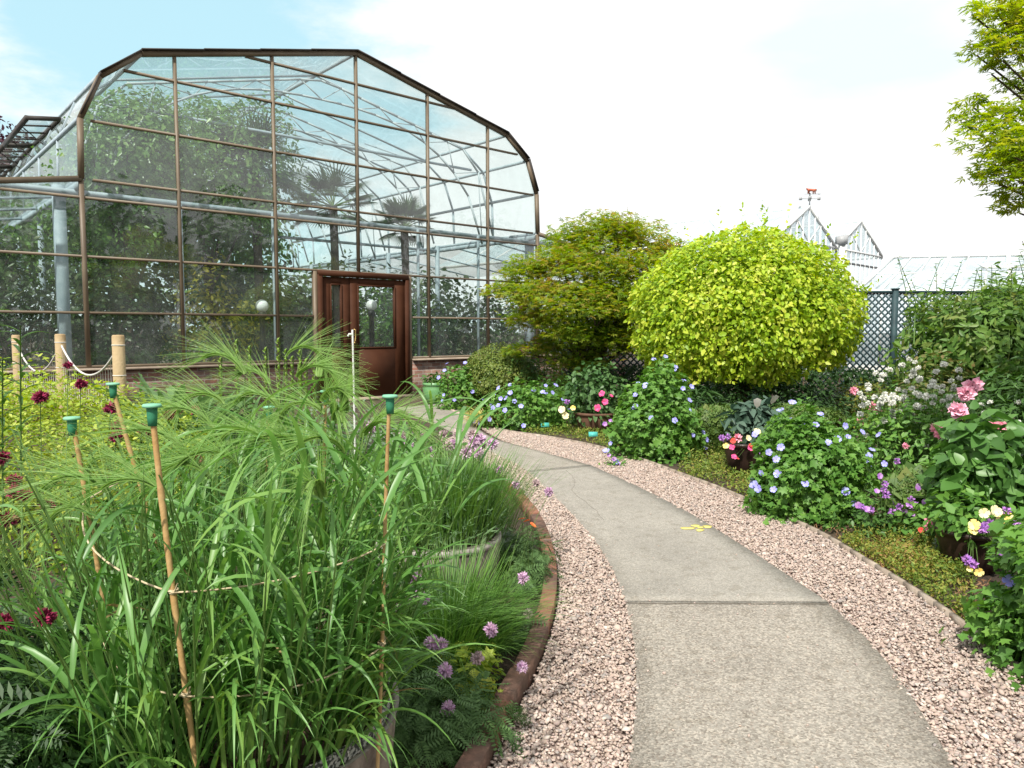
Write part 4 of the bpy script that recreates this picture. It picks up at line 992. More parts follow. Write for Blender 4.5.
def gclump(label, loc, rad, n, size, nfl, seed, group='blue-flowered geranium clumps', mat=None, T=lobed, fl=None, cz=.45, fs=1.0, name='geranium_clump', cat='geranium', amp=.2):
    loc = np.array(loc, float); rad = np.array(rad, float); t = thing(name, label, cat, loc, group); rs = np.random.RandomState(seed)
    c = loc+np.array([0, 0, rad[2]*cz])
    V, f = join([crown(n, c, rad, T, size, seed, .35, amp, 4.0, .45, .015, .8, .15, jit=.35), crown(n//8, loc+np.array([0, 0, .03]), rad*np.array([1.06, 1.06, .35]), T, size*.8, seed+9, .5, .3, 5, .5, .01)]); mk('foliage', V, f, mat or gerM, t)
    mb = MB()
    for k in range(26):
        a = rs.rand()*6.28; q = c+rad*np.array([cos(a)*.75, sin(a)*.75, .2+.5*rs.rand()]); mb.tube([loc+np.array([.1*cos(a), .1*sin(a), 0]), loc*.5+q*.5+np.array([0, 0, .05]), q], .003, 4)
    mb.build('stems', stemM, t)
    P, D = on_surface(c, rad, nfl, rs, bias=(-.3, -1, .4)); Lm = lump(D, seed+5, amp, 4.0)
    for p, d, l in zip(P, D, Lm):
        p = c+(p-c)*l
        if p[2] < .05: p[2] = .05+.1*rs.rand()
        d2 = d+np.array([-.2, -.9, .5])+rs.normal(size=3)*.35
        F_ = fl or blueF
        inst('flower', F_[rs.randint(len(F_))] if isinstance(F_, list) else F_, p, rs.normal(size=3), d2, fs*(.85+.3*rs.rand()), t)
    return t
def gz(px, py): return at_z(px, py)*np.array([1, 1, 0])
# geraniums, near to far
gclump('large leafy geranium at the right edge, nearest to the camera, few blue flowers', np.array([2.38, 2.84, 0]), (.47, .42, .47), 6500, .046, 7, 101, fs=1.15)
l = gz(826, 527); l = l+np.array([.02, .38, 0])
gclump('broad geranium clump beside the gravel, many scattered blue flowers', l+np.array([-.02, 0, 0]), (.385, .40, .50), 6000, .044, 26, 102, fs=1.05)
l = gz(662, 463)+np.array([0, .40, 0])
gclump('round geranium clump between two box hedges, blue flowers', l, (.46, .42, .66), 5200, .050, 22, 103, fs=1.15)
l = gz(527, 431)+np.array([0, .3, 0])
gclump('low spreading geranium by the golden grass tuft, pale blue flowers', l, (.58, .4, .42), 2600, .055, 26, 104, fs=1.35)
l = gz(460, 411)+np.array([0, .3, 0])
gclump('farthest geranium, beside the green glazed pot', l, (.42, .35, .52), 1800, .055, 10, 105, fs=1.35)
l = at_y(925, 470, 6.1)*np.array([1, 1, 0])
gclump('dense soft green perennial behind the near box hedge', l, (.70, .45, .52), 4200, .055, 3, 106, group=None, T=T_leaf(.45), name='perennial_clump', cat='plant', fl=pinkB)
# golden grass
loc = gz(487, 428)+np.array([0, .15, 0]); n = 420; a = rs.rand(n)*2*pi; Pb = loc+np.column_stack([.08*np.cos(a), .08*np.sin(a), .02+0*a])
V, f = blades(Pb, a, .15+.5*rs.rand(n), 1.2+.8*rs.rand(n), .30+.2*rs.rand(n), .012, 6, .2)
t = mk('golden_grass', V, f, leafmat('golden_blade', [(.45, .45, .10), (.60, .56, .22)], .35, .5), None, True); setloc(t, loc); tag(t, 'pale golden grass tuft at the corner of the gravel', 'grass tuft')

# box shrubs and hedges: small leaves through a rounded block
boxM = leafmat('box_leaf', [(.045, .095, .020), (.085, .16, .03), (.13, .21, .045), (.20, .21, .06)], .2, .5)
boxM2 = leafmat('ball_leaf', [(.07, .14, .025), (.13, .20, .035), (.20, .26, .05), (.24, .24, .07)], .25, .5)
coreM = noisemat('hedge_twigs', [(.018, .016, .010), (.04, .035, .02)], 20, .95)
def hedge(label, a, b_, wd_, h, n, seed, mat=boxM, name='box_hedge', size=.022, cat='hedge', z0=.0):
    a = np.array(a, float); b_ = np.array(b_, float); t = thing(name, label, cat, (a+b_)/2); rs = np.random.RandomState(seed)
    L_ = np.linalg.norm(b_-a); d = (b_-a)/L_; s = np.array([-d[1], d[0], 0]); e = 4.0
    D = rdir(n, rs); k = (np.abs(D)**e).sum(1)**(-1/e); Q = D*k[:, None]          # rounded box
    Q *= (1-.14*rs.rand(n)**2)[:, None]*(1+.035*np.sin(D@np.array([9, 5, 7])+seed))[:, None]
    hx = L_/2; P = (a+b_)/2+Q[:, :1]*d*hx+Q[:, 1:2]*s*wd_/2+np.column_stack([0*Q[:, 0], 0*Q[:, 0], z0+(Q[:, 2]+1)/2*h]); P[:, 2] += rs.rand(n)**4*.04
    Nn = d*Q[:, :1]+s*Q[:, 1:2]+np.array([0, 0, 1.])*Q[:, 2:]*1.0+rs.normal(size=(n, 3))*.5; X = rs.normal(size=(n, 3))+np.array([0, 0, .6])
    V, f = leaves(T_rhomb(.6), P, X, Nn, size*(.7+.6*rs.rand(n))); mk('foliage', V, f, mat, t)
    mb = MB(); c = (a+b_)/2; K = 9
    for i in range(K):
        q = a+(b_-a)*(.08+.84*i/(K-1)); mb.tube(catmull([(*q[:2], 0), (*(q[:2]+s[:2]*.1*wd_*(1 if i % 2 else -1)), h*.5), (*(q[:2]+d[:2]*.05), h*.86)], 3), .016, 5)
    mb.build('branches', barkM, t)
    # dark twiggy heart so that light does not pass straight through
    D = rdir(900, rs); k = (np.abs(D)**e).sum(1)**(-1/e); Q = D*k[:, None]*.80
    P = c+Q[:, :1]*d*hx+Q[:, 1:2]*s*wd_/2+np.column_stack([0*Q[:, 0], 0*Q[:, 0], z0+(Q[:, 2]+1)/2*h]); V, f = leaves(T_rhomb(.8), P, rs.normal(size=(900, 3)), Q+rs.normal(size=(900, 3))*.3, .14); mk('inner_leaves', V, f, mat, t)
    return t
g1 = at_y(690, 440, 8.3)*np.array([1, 1, 0]); g2 = at_y(762, 440, 8.1)*np.array([1, 1, 0])
hedge('clipped box hedge between the round geranium and the petunia pot', g1, g2, .55, .50, 9000, 201)
hedge('clipped box hedge behind the broad geranium and dark-leaved pot plant', at_y(768, 440, 8.0)*np.array([1, 1, 0]), at_y(842, 440, 7.3)*np.array([1, 1, 0]), .5, .56, 8000, 202)
hedge('small clipped box block beside the yellow petunia pot', at_y(889, 495, 5.15)*np.array([1, 1, 0]), at_y(950, 495, 5.0)*np.array([1, 1, 0]), .36, .36, 8000, 203, size=.018)
hedge('low clipped hedge in front of the round bush and maple', at_y(530, 410, 12.0)*np.array([1, 1, 0]), at_y(578, 410, 11.8)*np.array([1, 1, 0]), .5, .40, 4500, 204, size=.03)
hedge('far clipped hedge under the maple tree', at_y(620, 410, 11.2)*np.array([1, 1, 0]), at_y(700, 410, 10.4)*np.array([1, 1, 0]), .5, .42, 4500, 205, size=.03)
hedge('dark tall hedge along the foot of the trellis', at_y(560, 400, 13.3)*np.array([1, 1, 0]), at_y(905, 400, 12.6)*np.array([1, 1, 0]), .8, .72, 14000, 206, mat=darkM, name='dark_hedge', size=.045)
# round box ball
loc = at_y(500, 405, 13.0)*np.array([1, 1, 0]); t = thing('round_bush', 'rounded clipped bush in front of the glasshouse plinth', 'bush', loc)
V, f = join([crown(15000, loc+np.array([0, 0, .52]), (.68, .6, .58), T_rhomb(.6), .036, 207, .22, .07, 5, .2, .03, .9, 0), crown(1500, loc+np.array([0, 0, .5]), (.55, .5, .46), T_rhomb(.8), .12, 208, .3, .05, zmin=.05)]); mk('foliage', V, f, boxM2, t)
twigs('branches', loc, [loc+np.array([.45*cos(a), .4*sin(a), .6]) for a in np.linspace(0, 6, 9)], .02, barkM, t)

# lime-yellow ball bush
loc = at_y(742, 428, 10.4)*np.array([1, 1, 0]); t = thing('golden_bush', 'big rounded lime-yellow bush beside the maple', 'bush', loc)
gbM = leafmat('golden_leaf', [(.17, .31, .015), (.31, .47, .025), (.46, .57, .04), (.62, .63, .11)], .33, .45)
c = loc+np.array([0.02, 0, 1.58])
rs = np.random.RandomState(77)
mound('shade_filler', 'added dark leaves deepening the shade below the golden bush', 'shade filler', loc+np.array([.1, -.5, 0]), (1.35, .55, .52), 5200, T_leaf(.4), .07, darkM, 213)  # both dark leaf mounds are added to deepen the shadow around the bush
mound('shade_filler', 'added dark leaves deepening the shade right of the golden bush', 'shade filler', loc+np.array([1.6, .1, 0]), (.8, .6, .42), 2600, T_leaf(.4), .07, darkM, 214)
def bell(P): return P[:, 2] > .66+.16*(P[:, 0]-3.1)*(P[:, 0] > 3.1)+.07*np.sin(P[:, 0]*5)+.05*np.sin(P[:, 0]*13)
parts = [crown(42000, c+np.array([-.03, 0, -.04]), (1.58, 1.32, 1.22), T_leaf(.62), .065, 211, .42, .055, 5.5, .35, None, .9, .35, cut=bell),
         crown(7000, c, (1.30, 1.1, 1.0), T_leaf(.7), .085, 212, .5, .08, cut=bell)]
D = rdir(28, rs); D[:, 2] = abs(D[:, 2])+.1; D = unit(D); sp = []
for d in D:
    q0 = c+d*np.array([1.52, 1.3, 1.18]); m_ = 11; s_ = np.linspace(-.05, .30, m_)[:, None]; Pq = q0+(d+np.array([0, 0, .7]))*s_*rs.uniform(.5, 1.1); sp.append(leaves(T_leaf(.6), Pq, rs.normal(size=(m_, 3))+d, rs.normal(size=(m_, 3))+d, .055*np.ones(m_)))
V, f = join(parts+sp); mk('foliage', V, f, gbM, t)
def tree_limbs(name, base, ends, r0, mat, parent, trunk_h=.6, seed=1, lean=(0, 0)):
    r = np.random.RandomState(seed); mb = MB(); base = np.array(base, float); fork = base+np.array([lean[0], lean[1], trunk_h])
    mb.tube(catmull([base, base*.5+fork*.5+r.normal(size=3)*.03, fork], 4), np.linspace(r0, r0*.75, 9), 10)
    for q in ends:
        q = np.array(q, float); v = q-fork; m1 = fork+v*.35+np.array([0, 0, .10])*np.linalg.norm(v)+r.normal(size=3)*.05; m2 = fork+v*.7+r.normal(size=3)*.06+np.array([0, 0, .04])
        P = catmull([fork-np.array([0, 0, .05]), m1, m2, q], 4); mb.tube(P, np.linspace(r0*.5, r0*.10, len(P)), 7)
        for k in range(3):
            s = P[4+k*2]; e = s+r.normal(size=3)*.14+v*.06; mb.tube(catmull([s, s*.5+e*.5+np.array([0, 0, .04]), e], 3), np.linspace(r0*.16, r0*.05, 7), 5)
    return mb.build(name, mat, parent, True)
tree_limbs('branches', loc, [c+d*np.array([1.1, .9, .9]) for d in unit(rs.normal(size=(16, 3))+np.array([0, 0, .3]))], .075, barkM, t, .45, 5)

# maple behind, layered sprays
mapM = leafmat('maple_leaf', [(.10, .20, .02), (.18, .30, .03), (.28, .39, .045), (.36, .36, .055), (.44, .28, .09)], .5, .5, nscale=.9)
star = T_star(5, .16)
def maple(name, label, loc, pads, nper, size, mat, trunk, seed, fork=.6, group=None):
    t = thing(name, label, 'tree', loc, group); r = np.random.RandomState(seed); parts = []
    for (p, rad) in pads:
        p = np.array(p, float); rad = np.array(rad, float); n = int(nper*rad[0]*rad[1]/.2)
        # a pad: drooping layered spray, denser at the middle, feathery at the rim
        D = rdir(n, r); R = r.rand(n)**.45; P = D*R[:, None]*lump(D, r.randint(999), .3, 3)[:, None]
        Q = p+P*rad; Q[:, 2] -= .22*(P[:, 0]**2+P[:, 1]**2)*rad[0]*.6
        o_ = unit(np.column_stack([P[:, 0], P[:, 1], 0*P[:, 0]-.3])+r.normal(size=(n, 3))*.5)
        parts.append(leaves(star, Q, o_, np.array([0, 0, 1.])+r.normal(size=(n, 3))*.38, size*(.7+.6*r.rand(n))))
    V, f = join(parts); mk('crown', V, f, mat, t)
    tree_limbs('trunk', loc, [np.array(p)-np.array([0, 0, .05]) for p, _ in pads], trunk, barkM, t, fork, seed)
    return t
loc = at_y(592, 405, 12.2)*np.array([1, 1, 0]); Y = 12.2
def pd(px, py, dy, rx, rz=.22): return (at_y(px, py, Y+dy), (rx, rx*.8, rz))
pads = [pd(600, 232, 0, .68, .34), pd(570, 240, .4, .55, .28), pd(640, 236, .3, .60, .30), pd(618, 225, -.2, .45, .22), pd(560, 258, -.2, .60, .26), pd(530, 268, 0, .55, .20), pd(605, 262, -.5, .75, .34), pd(650, 262, -.1, .62, .30), pd(508, 288, .1, .45, .16),
        pd(545, 290, -.4, .65, .24), pd(590, 298, -.7, .80, .34), pd(640, 300, -.3, .70, .34), pd(535, 315, -.2, .55, .22), pd(570, 328, -.5, .65, .26), pd(615, 335, -.3, .75, .34), pd(545, 345, -.1, .42, .18), pd(580, 358, -.2, .50, .2), pd(655, 330, .1, .6, .34), pd(520, 350, .3, .3, .12), pd(668, 250, .4, .42, .2), pd(600, 285, .5, .8, .5), pd(620, 320, .7, .8, .5)]
maple('maple_tree', 'spreading green and bronze maple between the glasshouse and golden bush', loc, pads, 640, .080, mapM, .07, 301)
# maple overhanging at upper right, mostly outside the frame
loc = np.array([5.3, 5.2, 0]); Y = 4.6
map2 = leafmat('overhang_leaf', [(.13, .23, .02), (.24, .36, .035), (.36, .44, .06), (.42, .36, .08)], .6, .45, nscale=1.4)
pads = [pd(1016, 40, 0, .26, .12), pd(1020, 12, .1, .26, .12), pd(1060, 75, .1, .26, .14), pd(1005, 130, -.1, .27, .10), pd(1016, 158, .0, .27, .11), pd(1035, 185, .1, .28, .12), pd(1045, 130, .3, .34, .16), pd(985, 118, 0, .16, .06), pd(1012, 108, 0, .20, .06), pd(1030, 150, .2, .3, .14), pd(1000, 8, 0, .18, .06), pd(1003, 52, 0, .16, .07), pd(1022, 28, .1, .28, .12), pd(1008, 145, -.2, .2, .1), pd(1018, 172, -.2, .2, .1), pd(966, 116, .1, .10, .04), pd(975, 100, .1, .12, .04), pd(990, 172, 0, .14, .05), pd(1020, 205, 0, .16, .06), pd(1022, 80, .2, .16, .06), pd(978, 48, .2, .09, .04), pd(992, 66, .1, .10, .04), pd(972, 6, .1, .08, .03), pd(1000, 195, .1, .10, .05)]
pads += [(np.array([x, y, z]), (.7, .65, .34)) for x, y, z in ((4.6, 4.9, 2.9), (5.1, 4.6, 3.5), (5.8, 5.0, 3.2), (5.3, 5.8, 3.3), (4.9, 5.4, 3.9), (5.9, 5.6, 3.9), (5.2, 4.9, 4.3), (6.2, 4.7, 2.6), (5.6, 4.2, 2.8), (4.5, 5.5, 3.3))]
maple('maple_tree', 'maple branches hanging into the upper right corner', loc, pads, 680, .055, map2, .05, 302, 1.3)

# trellis fence
trM = noisemat('dark_green_trellis_paint', [(.025, .05, .058), (.045, .085, .092)], 6, .6)
ya = 13.9; x0 = (560-512)/F*ya; x1 = (1110-512)/F*ya; zt = at_y(880, 293, ya)[2]; zb = .08
t = thing('trellis_fence', 'dark green diagonal lattice fence behind the golden bush', 'fence', ((x0+x1)/2, ya, 0))
mb = MB(); st_ = .125; h = zt-zb
n_ = int((x1-x0+h)/st_)+1
for k in range(n_):
    a = x0-h+k*st_
    for sg in (1, -1):
        xa, za, xb, zb_ = (a, zb, a+h, zt) if sg > 0 else (a, zt, a+h, zb)
        if xa < x0: f_ = (x0-xa)/(xb-xa); za = za+(zb_-za)*f_; xa = x0
        if xb > x1: f_ = (x1-xa)/(xb-xa); zb_ = za+(zb_-za)*f_; xb = x1
        if xb-xa > .05: mb.bar((xa, ya+.006*sg, za), (xb, ya+.006*sg, zb_), .012, .030, up=(0, 0, 1))
mb.build('lattice', trM, t)
mb = MB(); mb.bar((x0, ya, zt+.02), (x1, ya, zt+.02), .06, .045); mb.build('top_rail', trM, t)
mb = MB(); mb.bar((x0, ya, zb), (x1, ya, zb), .06, .045); mb.build('bottom_rail', trM, t)
for px in (570, 678, 787, 892, 1000):
    x = (px-512)/F*ya; mb = MB(); mb.bar((x, ya-.03, 0), (x, ya-.03, zt+.06), .09, .09, up=(1, 0, 0)); mb.bar((x, ya-.03, zt+.06), (x, ya-.03, zt+.085), .12, .12, up=(1, 0, 0)); mb.build('post', trM, t)

# butterfly bush on the right
loc = at_y(975, 410, 8.8)*np.array([1, 1, 0]); t = thing('large_shrub', 'tall loose shrub with pointed leaves in front of the lattice at right', 'shrub', loc)
buM = leafmat('shrub_leaf', [(.06, .14, .03), (.11, .22, .04), (.17, .29, .06), (.24, .25, .08)], .35, .45)
cc = loc+np.array([.25, 0, 1.12]); rs = np.random.RandomState(91)
parts = [crown(11000, cc, (1.15, .95, .84), T_leaf(.38), .11, 221, .6, .28, 3, .3, .3, .9, .2), crown(5000, cc+np.array([.6, .2, .1]), (1.2, .9, .95), T_leaf(.38), .085, 222, .7, .2, zmin=.3)]
shoots = MB()
for k in range(30):
    a = rs.rand()*6.28; q = cc+np.array([1.05*cos(a)*rs.rand()**.5, .7*sin(a), .45+.2*rs.rand()]); d = np.array([.35*rs.normal(), .2*rs.normal(), .75]); Lh = .25+.38*rs.rand(); e = q+d*Lh*1.3
    shoots.tube([q-np.array([0, 0, .5]), q, e], [.008, .006, .003], 5); m_ = 16; s_ = np.linspace(-.3, 1, m_)[:, None]; Pq = q+(e-q)*s_; aa_ = np.arange(m_)*1.57+rs.rand(); X = np.column_stack([np.cos(aa_), np.sin(aa_), .3+0*aa_]); parts.append(leaves(T_leaf(.34), Pq, X, np.array([0, 0, 1.])+X*(-.3), (.12-.05*s_[:, 0])))
V, f = join(parts); mk('foliage', V, f, buM, t); shoots.build('shoots', stemM, t)
tree_limbs('branches', loc, [cc+d*np.array([.9, .7, .6]) for d in unit(rs.normal(size=(14, 3)))], .04, barkM, t, .25, 6)
# reddish-brown low shrub in front of it and greenery under the trellis
mound('leafy_plant', 'bronze-tinged leafy shrub at the foot of the tall loose shrub', 'shrub', at_y(928, 400, 8.0)*np.array([1, 1, 0]), (.55, .45, .75), 2800, T_leaf(.45), .07, leafmat('bronze_leaf', [(.07, .13, .03), (.14, .17, .04), (.22, .15, .06)], .3, .5), 231, amp=.25, shell=.6)
mound('leafy_plant', 'deep green weeping foliage right of the pink roses', 'shrub', at_y(1020, 400, 7.1)*np.array([1, 1, 0]), (.85, .55, .74), 5200, T_leaf(.25), .10, midM, 232, amp=.2, shell=.6, droop=.8)
mound('leafy_plant', 'olive low shrub under the lattice left of the white flowers', 'shrub', at_y(868, 395, 10.2)*np.array([1, 1, 0]), (.62, .4, .48), 2200, T_leaf(.5), .055, leafmat('olive_leaf', [(.10, .13, .02), (.20, .22, .03), (.30, .30, .05)], .3, .5), 233)

# white valerian
loc = at_y(905, 440, 6.6)*np.array([1, 1, 0]); rs = np.random.RandomState(95)
P = []
for k in range(88):
    x = rs.uniform(858, 962); y = rs.normal(400, 13) if k > 8 else rs.normal(374, 7); P.append(at_y(min(max(x, 852), 965), y, 6.1+rs.normal()*.12))
for x, y in ((915, 362), (918, 368), (914, 374), (920, 378), (990, 402), (981, 405), (985, 413), (1010, 414), (975, 428), (1018, 402)): P.append(at_y(x, y, 6.8))
V, f = crown(2600, loc+np.array([0, 0, .35]), (.62, .4, .5), T_leaf(.4), .06, 241, .8, .2, zmin=.03)
dot_plant('white_flower_clump', 'cloud of small white flower heads left of the pink roses', 'flowering plant', loc, P, whtC, gerM, mound=(V, f), fs=.78)
# roses
loc = at_y(968, 450, 5.9)*np.array([1, 1, 0]); P = [at_y(*q) for q in ((966, 393, 5.3), (959, 411, 5.25), (973, 386, 5.4))]
V, f = crown(500, loc+np.array([0, 0, .5]), (.22, .2, .4), T_leaf(.55), .06, 242, .9, .2, zmin=.2)
dot_plant('rose_bush', 'rose bush with big pink blooms in front of deep green foliage', 'rose', loc, P, roseF, midM, mound=(V, f), dirs=(-.2, -1, .5), fs=1.2)
loc = at_y(905, 470, 6.6)*np.array([1, 1, 0]); P = [at_y(*q) for q in ((854, 391, 6.9), (873, 406, 6.8), (877, 411, 6.8), (937, 428, 5.8), (943, 431, 5.8), (940, 434, 5.75), (861, 421, 6.6))]
V, f = crown(300, loc+np.array([0, 0, .4]), (.5, .2, .3), T_leaf(.5), .05, 243, .9, .2, zmin=.2)
dot_plant('pink_perennial', 'loose plant with soft pink flower heads among the white ones', 'flowering plant', loc, P, pinkB, midM, mound=(V, f), dirs=(-.2, -1, .5), fs=1.5)
loc = at_y(995, 480, 4.9)*np.array([1, 1, 0]); P = [at_y(*q) for q in ((986, 428, 4.9), (993, 426, 4.9), (999, 430, 4.85), (1002, 426, 4.9), (990, 431, 4.85))]
dot_plant('pink_perennial', 'cluster of salmon pink blooms above the large-leaved pot plant', 'flowering plant', loc, P, pinkB, midM, mound=crown(150, loc+np.array([0, 0, .4]), (.2, .15, .25), T_leaf(.5), .05, 244, .9), dirs=(-.2, -1, .5), fs=1.25)
loc = at_y(1018, 470, 4.6)*np.array([1, 1, 0]); P = [at_y(1016, 427, 4.55)]
t = dot_plant('daisy', 'single white daisy-like flower with orange centre at the right edge', 'flower', loc, P, petal_flower('flower', 6, .045, whiteM, w=.42, cup=.02), midM, dirs=(-.3, -1, .3))
t2 = MB(); t2.lathe(P[0]+np.array([-.004, -.014, 0]), [(.001, .012), (.011, .008), (.012, -.004), (.001, -.010)], 12); t2.build('flower_centre', orangeM, t, True)

# pots on the right side
clayM = noisemat('brown_clay', [(.09, .045, .028), (.16, .085, .055)], 8, .7, .3, 50); dkpot = noisemat('dark_glazed_pot', [(.020, .012, .010), (.045, .025, .018)], 6, .35)
grnpot = noisemat('green_glaze', [(.10, .27, .10), (.17, .36, .15)], 5, .3, spec=.6)
def pot(label, loc, r, h, mat, name='plant_pot', belly=1.0):
    t = thing(name, label, 'pot', loc); mb = MB(); mb.lathe(loc, [(.001, .0), (r*.66, .0), (r*.80*belly, h*.35), (r*.95*belly, h*.75), (r*.94, h*.86), (r*1.04, h*.88), (r*1.04, h), (r*.94, h), (r*.90, h*.88)], 32); mb.build('pot_body', mat, t, True)
    mb = MB(); mb.lathe(loc, [(r*.9, h*.89), (.001, h*.93)], 24); mb.build('potting_soil', soilm, t); return t
def pots_plants(label, loc, r, h, rad, n, T, size, mat, fl, seed, name='potted_plant', cat='potted plant', dirs=(-.2, -1, .5), cz=.35, group=None):
    """fl: list of (mesh, px, py, Y, scale)"""
    l = np.array(loc)+np.array([0, 0, h*.93]); t = thing(name, label, cat, l, group); V, f = crown(n, l+np.array([0, 0, rad[2]*cz]), rad, T, size, seed, .8, .22, 4, .4, l[2]-.12, .8, .2); mk('foliage', V, f, mat, t)
    mb = MB(); rs = np.random.RandomState(seed)
    for me, px, py, Yq, s in fl:
        p = at_y(px, py, Yq); mb.tube([l, l*.4+p*.6+np.array([0, 0, .03]), p], .002, 4); inst('flower', me, p, rs.normal(size=3), np.array(dirs)+rs.normal(size=3)*.35, s, t)
    if fl: mb.build('stems', stemM, t)
    return t
p1 = gz(434, 405)+np.array([0, .19, 0]); pot('green glazed pot standing against the brick plinth', p1, .22, .40, grnpot, belly=1.12)
pots_plants('low green leaves growing in the green glazed pot', p1, .22, .40, (.22, .2, .14), 260, T_leaf(.6), .07, midM, [], 251)
p2 = gz(598, 434)+np.array([0, .25, 0]); pot('brown clay bowl-shaped pot below pink fuchsia near the maple', p2, .30, .27, clayM)
Yp = 9.6
pots_plants('dark green fuchsia-like plant with hot pink blooms in the brown clay bowl', p2, .30, .27, (.42, .32, .46), 1500, T_leaf(.6), .075, leafmat('pot_leaf', [(.04, .11, .03), (.08, .17, .05), (.12, .22, .08)], .25, .45),
            [(hotF, 602, 394, Yp, 1.7), (hotF, 605, 402, Yp, 1.7), (hotF, 598, 408, Yp, 1.9), (hotF, 611, 396, Yp, 1.2), (creF, 562, 410, Yp, 1.8), (creF, 565, 416, Yp, 1.8), (purpB, 567, 402, Yp, 1.8), (yelF, 573, 408, Yp, 1.2), (redF, 632, 402, Yp-.2, 1.8), (whtF, 630, 407, Yp-.2, 1.5), (purpF, 605, 424, Yp-.3, 1.6), (purpF, 611, 421, Yp-.3, 1.6), (purpF, 618, 423, Yp-.3, 1.6)], 252, cz=.5)
p3 = gz(748, 477)+np.array([0, .2, 0]); pot('dark glazed pot of petunias beside the broad geranium', p3, .17, .30, dkpot)
Yp = p3[1]-.30
aubM = leafmat('silver_dark_leaf', [(.035, .075, .05), (.07, .13, .09), (.13, .19, .14)], .2, .5)
pots_plants('dark-leaved plant with two white spathes and mixed petunias in the dark pot', p3+np.array([.14, .05, 0]), .17, .30, (.24, .2, .24), 420, T_fine(.45), .12, aubM,
            [(pinkB, 738, 438, Yp, 1.4), (purpB, 728, 437, Yp, 1.4), (purpB, 722, 438, Yp, 1.4), (redF, 733, 441, Yp, 1.3), (hotF, 732, 447, Yp, 1.1), (hotF, 734, 457, Yp, 1.1), (redF, 737, 459, Yp, 1.0), (hotF, 751, 448, Yp, 1.2), (redF, 751, 446, Yp, 1.2), (hotF, 766, 447, Yp, 1.0), (pinkB, 769, 447, Yp, 1.0), (redF, 797, 423, Yp, 1.3), (blueF, 802, 424, Yp, 1.3), (yelF, 726, 446, Yp, 1.0), (creF, 757, 432, Yp, 1.2), (creF, 748, 438, Yp, 1.0), (purpF, 762, 454, Yp, 1.3), (purpF, 761, 459, Yp, 1.3)], 253, cz=.75)
spT = petal_flower('spathe', 1, .13, whiteM, w=.55, cup=1.3)
for (x, y), d in (((757, 409), (-.3, -1, .2)), ((771, 405), (.2, -1, .1))):
    inst('spathe', spT, at_y(x, y, Yp), (0, 0, 1), d, 1.0, bpy.data.objects['potted_plant.002'])
p4 = gz(990, 580)+np.array([.03, .22, 0]); pot('dark wide pot of yellow petunias near the right edge', p4, .19, .23, dkpot)
Yp = p4[1]-.28
pots_plants('yellow and purple petunias spilling over the dark wide pot', p4, .19, .23, (.27, .25, .17), 620, T_leaf(.6), .05, gerM,
            [(yelF, 1004, 519, Yp, 1.25), (yelF, 1007, 517, Yp, 1.0), (yelF, 972, 530, Yp, 1.0), (yelF, 974, 525, Yp, 1.0), (yelF, 1010, 534, Yp, 1.0), (creF, 984, 513, Yp, 1.0), (creF, 994, 510, Yp, 1.0), (creF, 997, 513, Yp, 1.0), (yelF, 979, 572, Yp-.1, .8), (yelF, 970, 569, Yp-.1, .6),
             (purpB, 986, 527, Yp, 1.3), (purpB, 990, 524, Yp, 1.3), (purpB, 982, 529, Yp, 1.2), (purpB, 1006, 511, Yp, 1.1), (purpB, 1012, 524, Yp, 1.1), (purpB, 1018, 526, Yp, 1.1), (purpB, 967, 560, Yp-.1, 1.2), (purpB, 973, 564, Yp-.1, 1.2), (purpB, 1002, 553, Yp-.1, 1.0)], 254)
l = p4+np.array([.22, .25, .15]); t = thing('large_leaved_plant', 'plant with broad heart-shaped leaves above the yellow petunias', 'plant', l)
V, f = crown(1300, l+np.array([0, 0, .32]), (.30, .28, .36), T_fine(.72), .088, 255, .8, .2, 4, .35, .1, 1.1, .6); mk('foliage', V, f, leafmat('heart_leaf', [(.06, .15, .035), (.10, .23, .05), (.15, .30, .07)], .3, .4), t)
twigs('stems', l, [l+np.array([.25*cos(a), .2*sin(a), .5]) for a in np.linspace(0, 6, 9)], .006, stemM, t)
# violas and purple phlox between broad geranium and near box block
loc = gz(905, 545)+np.array([0, .25, 0]); rs = np.random.RandomState(98); Yq = 4.75
fl = [(881, 481), (885, 484), (877, 491), (886, 495), (918, 487), (911, 499), (893, 503), (899, 507), (925, 502), (932, 498), (921, 508), (862, 507), (867, 509), (871, 510), (880, 476), (897, 461), (913, 513), (919, 516), (924, 512), (929, 509), (905, 511), (892, 512), (937, 503), (884, 490), (858, 505), (916, 505), (909, 506)]
P = [at_y(x, y, Yq) for x, y in fl]
V, f = crown(700, loc+np.array([-.05, 0, .08]), (.34, .2, .18), T_leaf(.5), .04, 261, .9, .2, zmin=.02)
dot_plant('viola_clump', 'sprawling purple violas in front of the near box block', 'violas', loc, P, [purpF, purpB], midM, mound=(V, f), dirs=(-.2, -1, .5), fs=1.1)
loc = gz(925, 548)+np.array([.04, .12, 0]); P = [at_y(x, y, 4.5) for x, y in ((912, 543), (914, 547), (929, 521), (934, 523), (938, 522), (927, 527), (940, 527), (921, 530), (940, 518))]
dot_plant('pink_petunia', 'small hot pink and red petunias between violas and dark pot', 'petunias', loc, P, [hotF, redF, pinkB], gerM, mound=crown(320, loc+np.array([0, 0, .1]), (.18, .14, .16), T_leaf(.7), .045, 262, .9), dirs=(-.2, -1, .5), fs=.85)
loc = gz(862, 535)+np.array([.1, .3, 0]); P = [at_y(x, y, 5.3) for x, y in ((872, 450), (884, 464), (869, 456), (848, 437), (845, 426), (862, 432), (879, 435), (770, 485), (760, 492), (757, 497), (765, 489), (762, 483))]
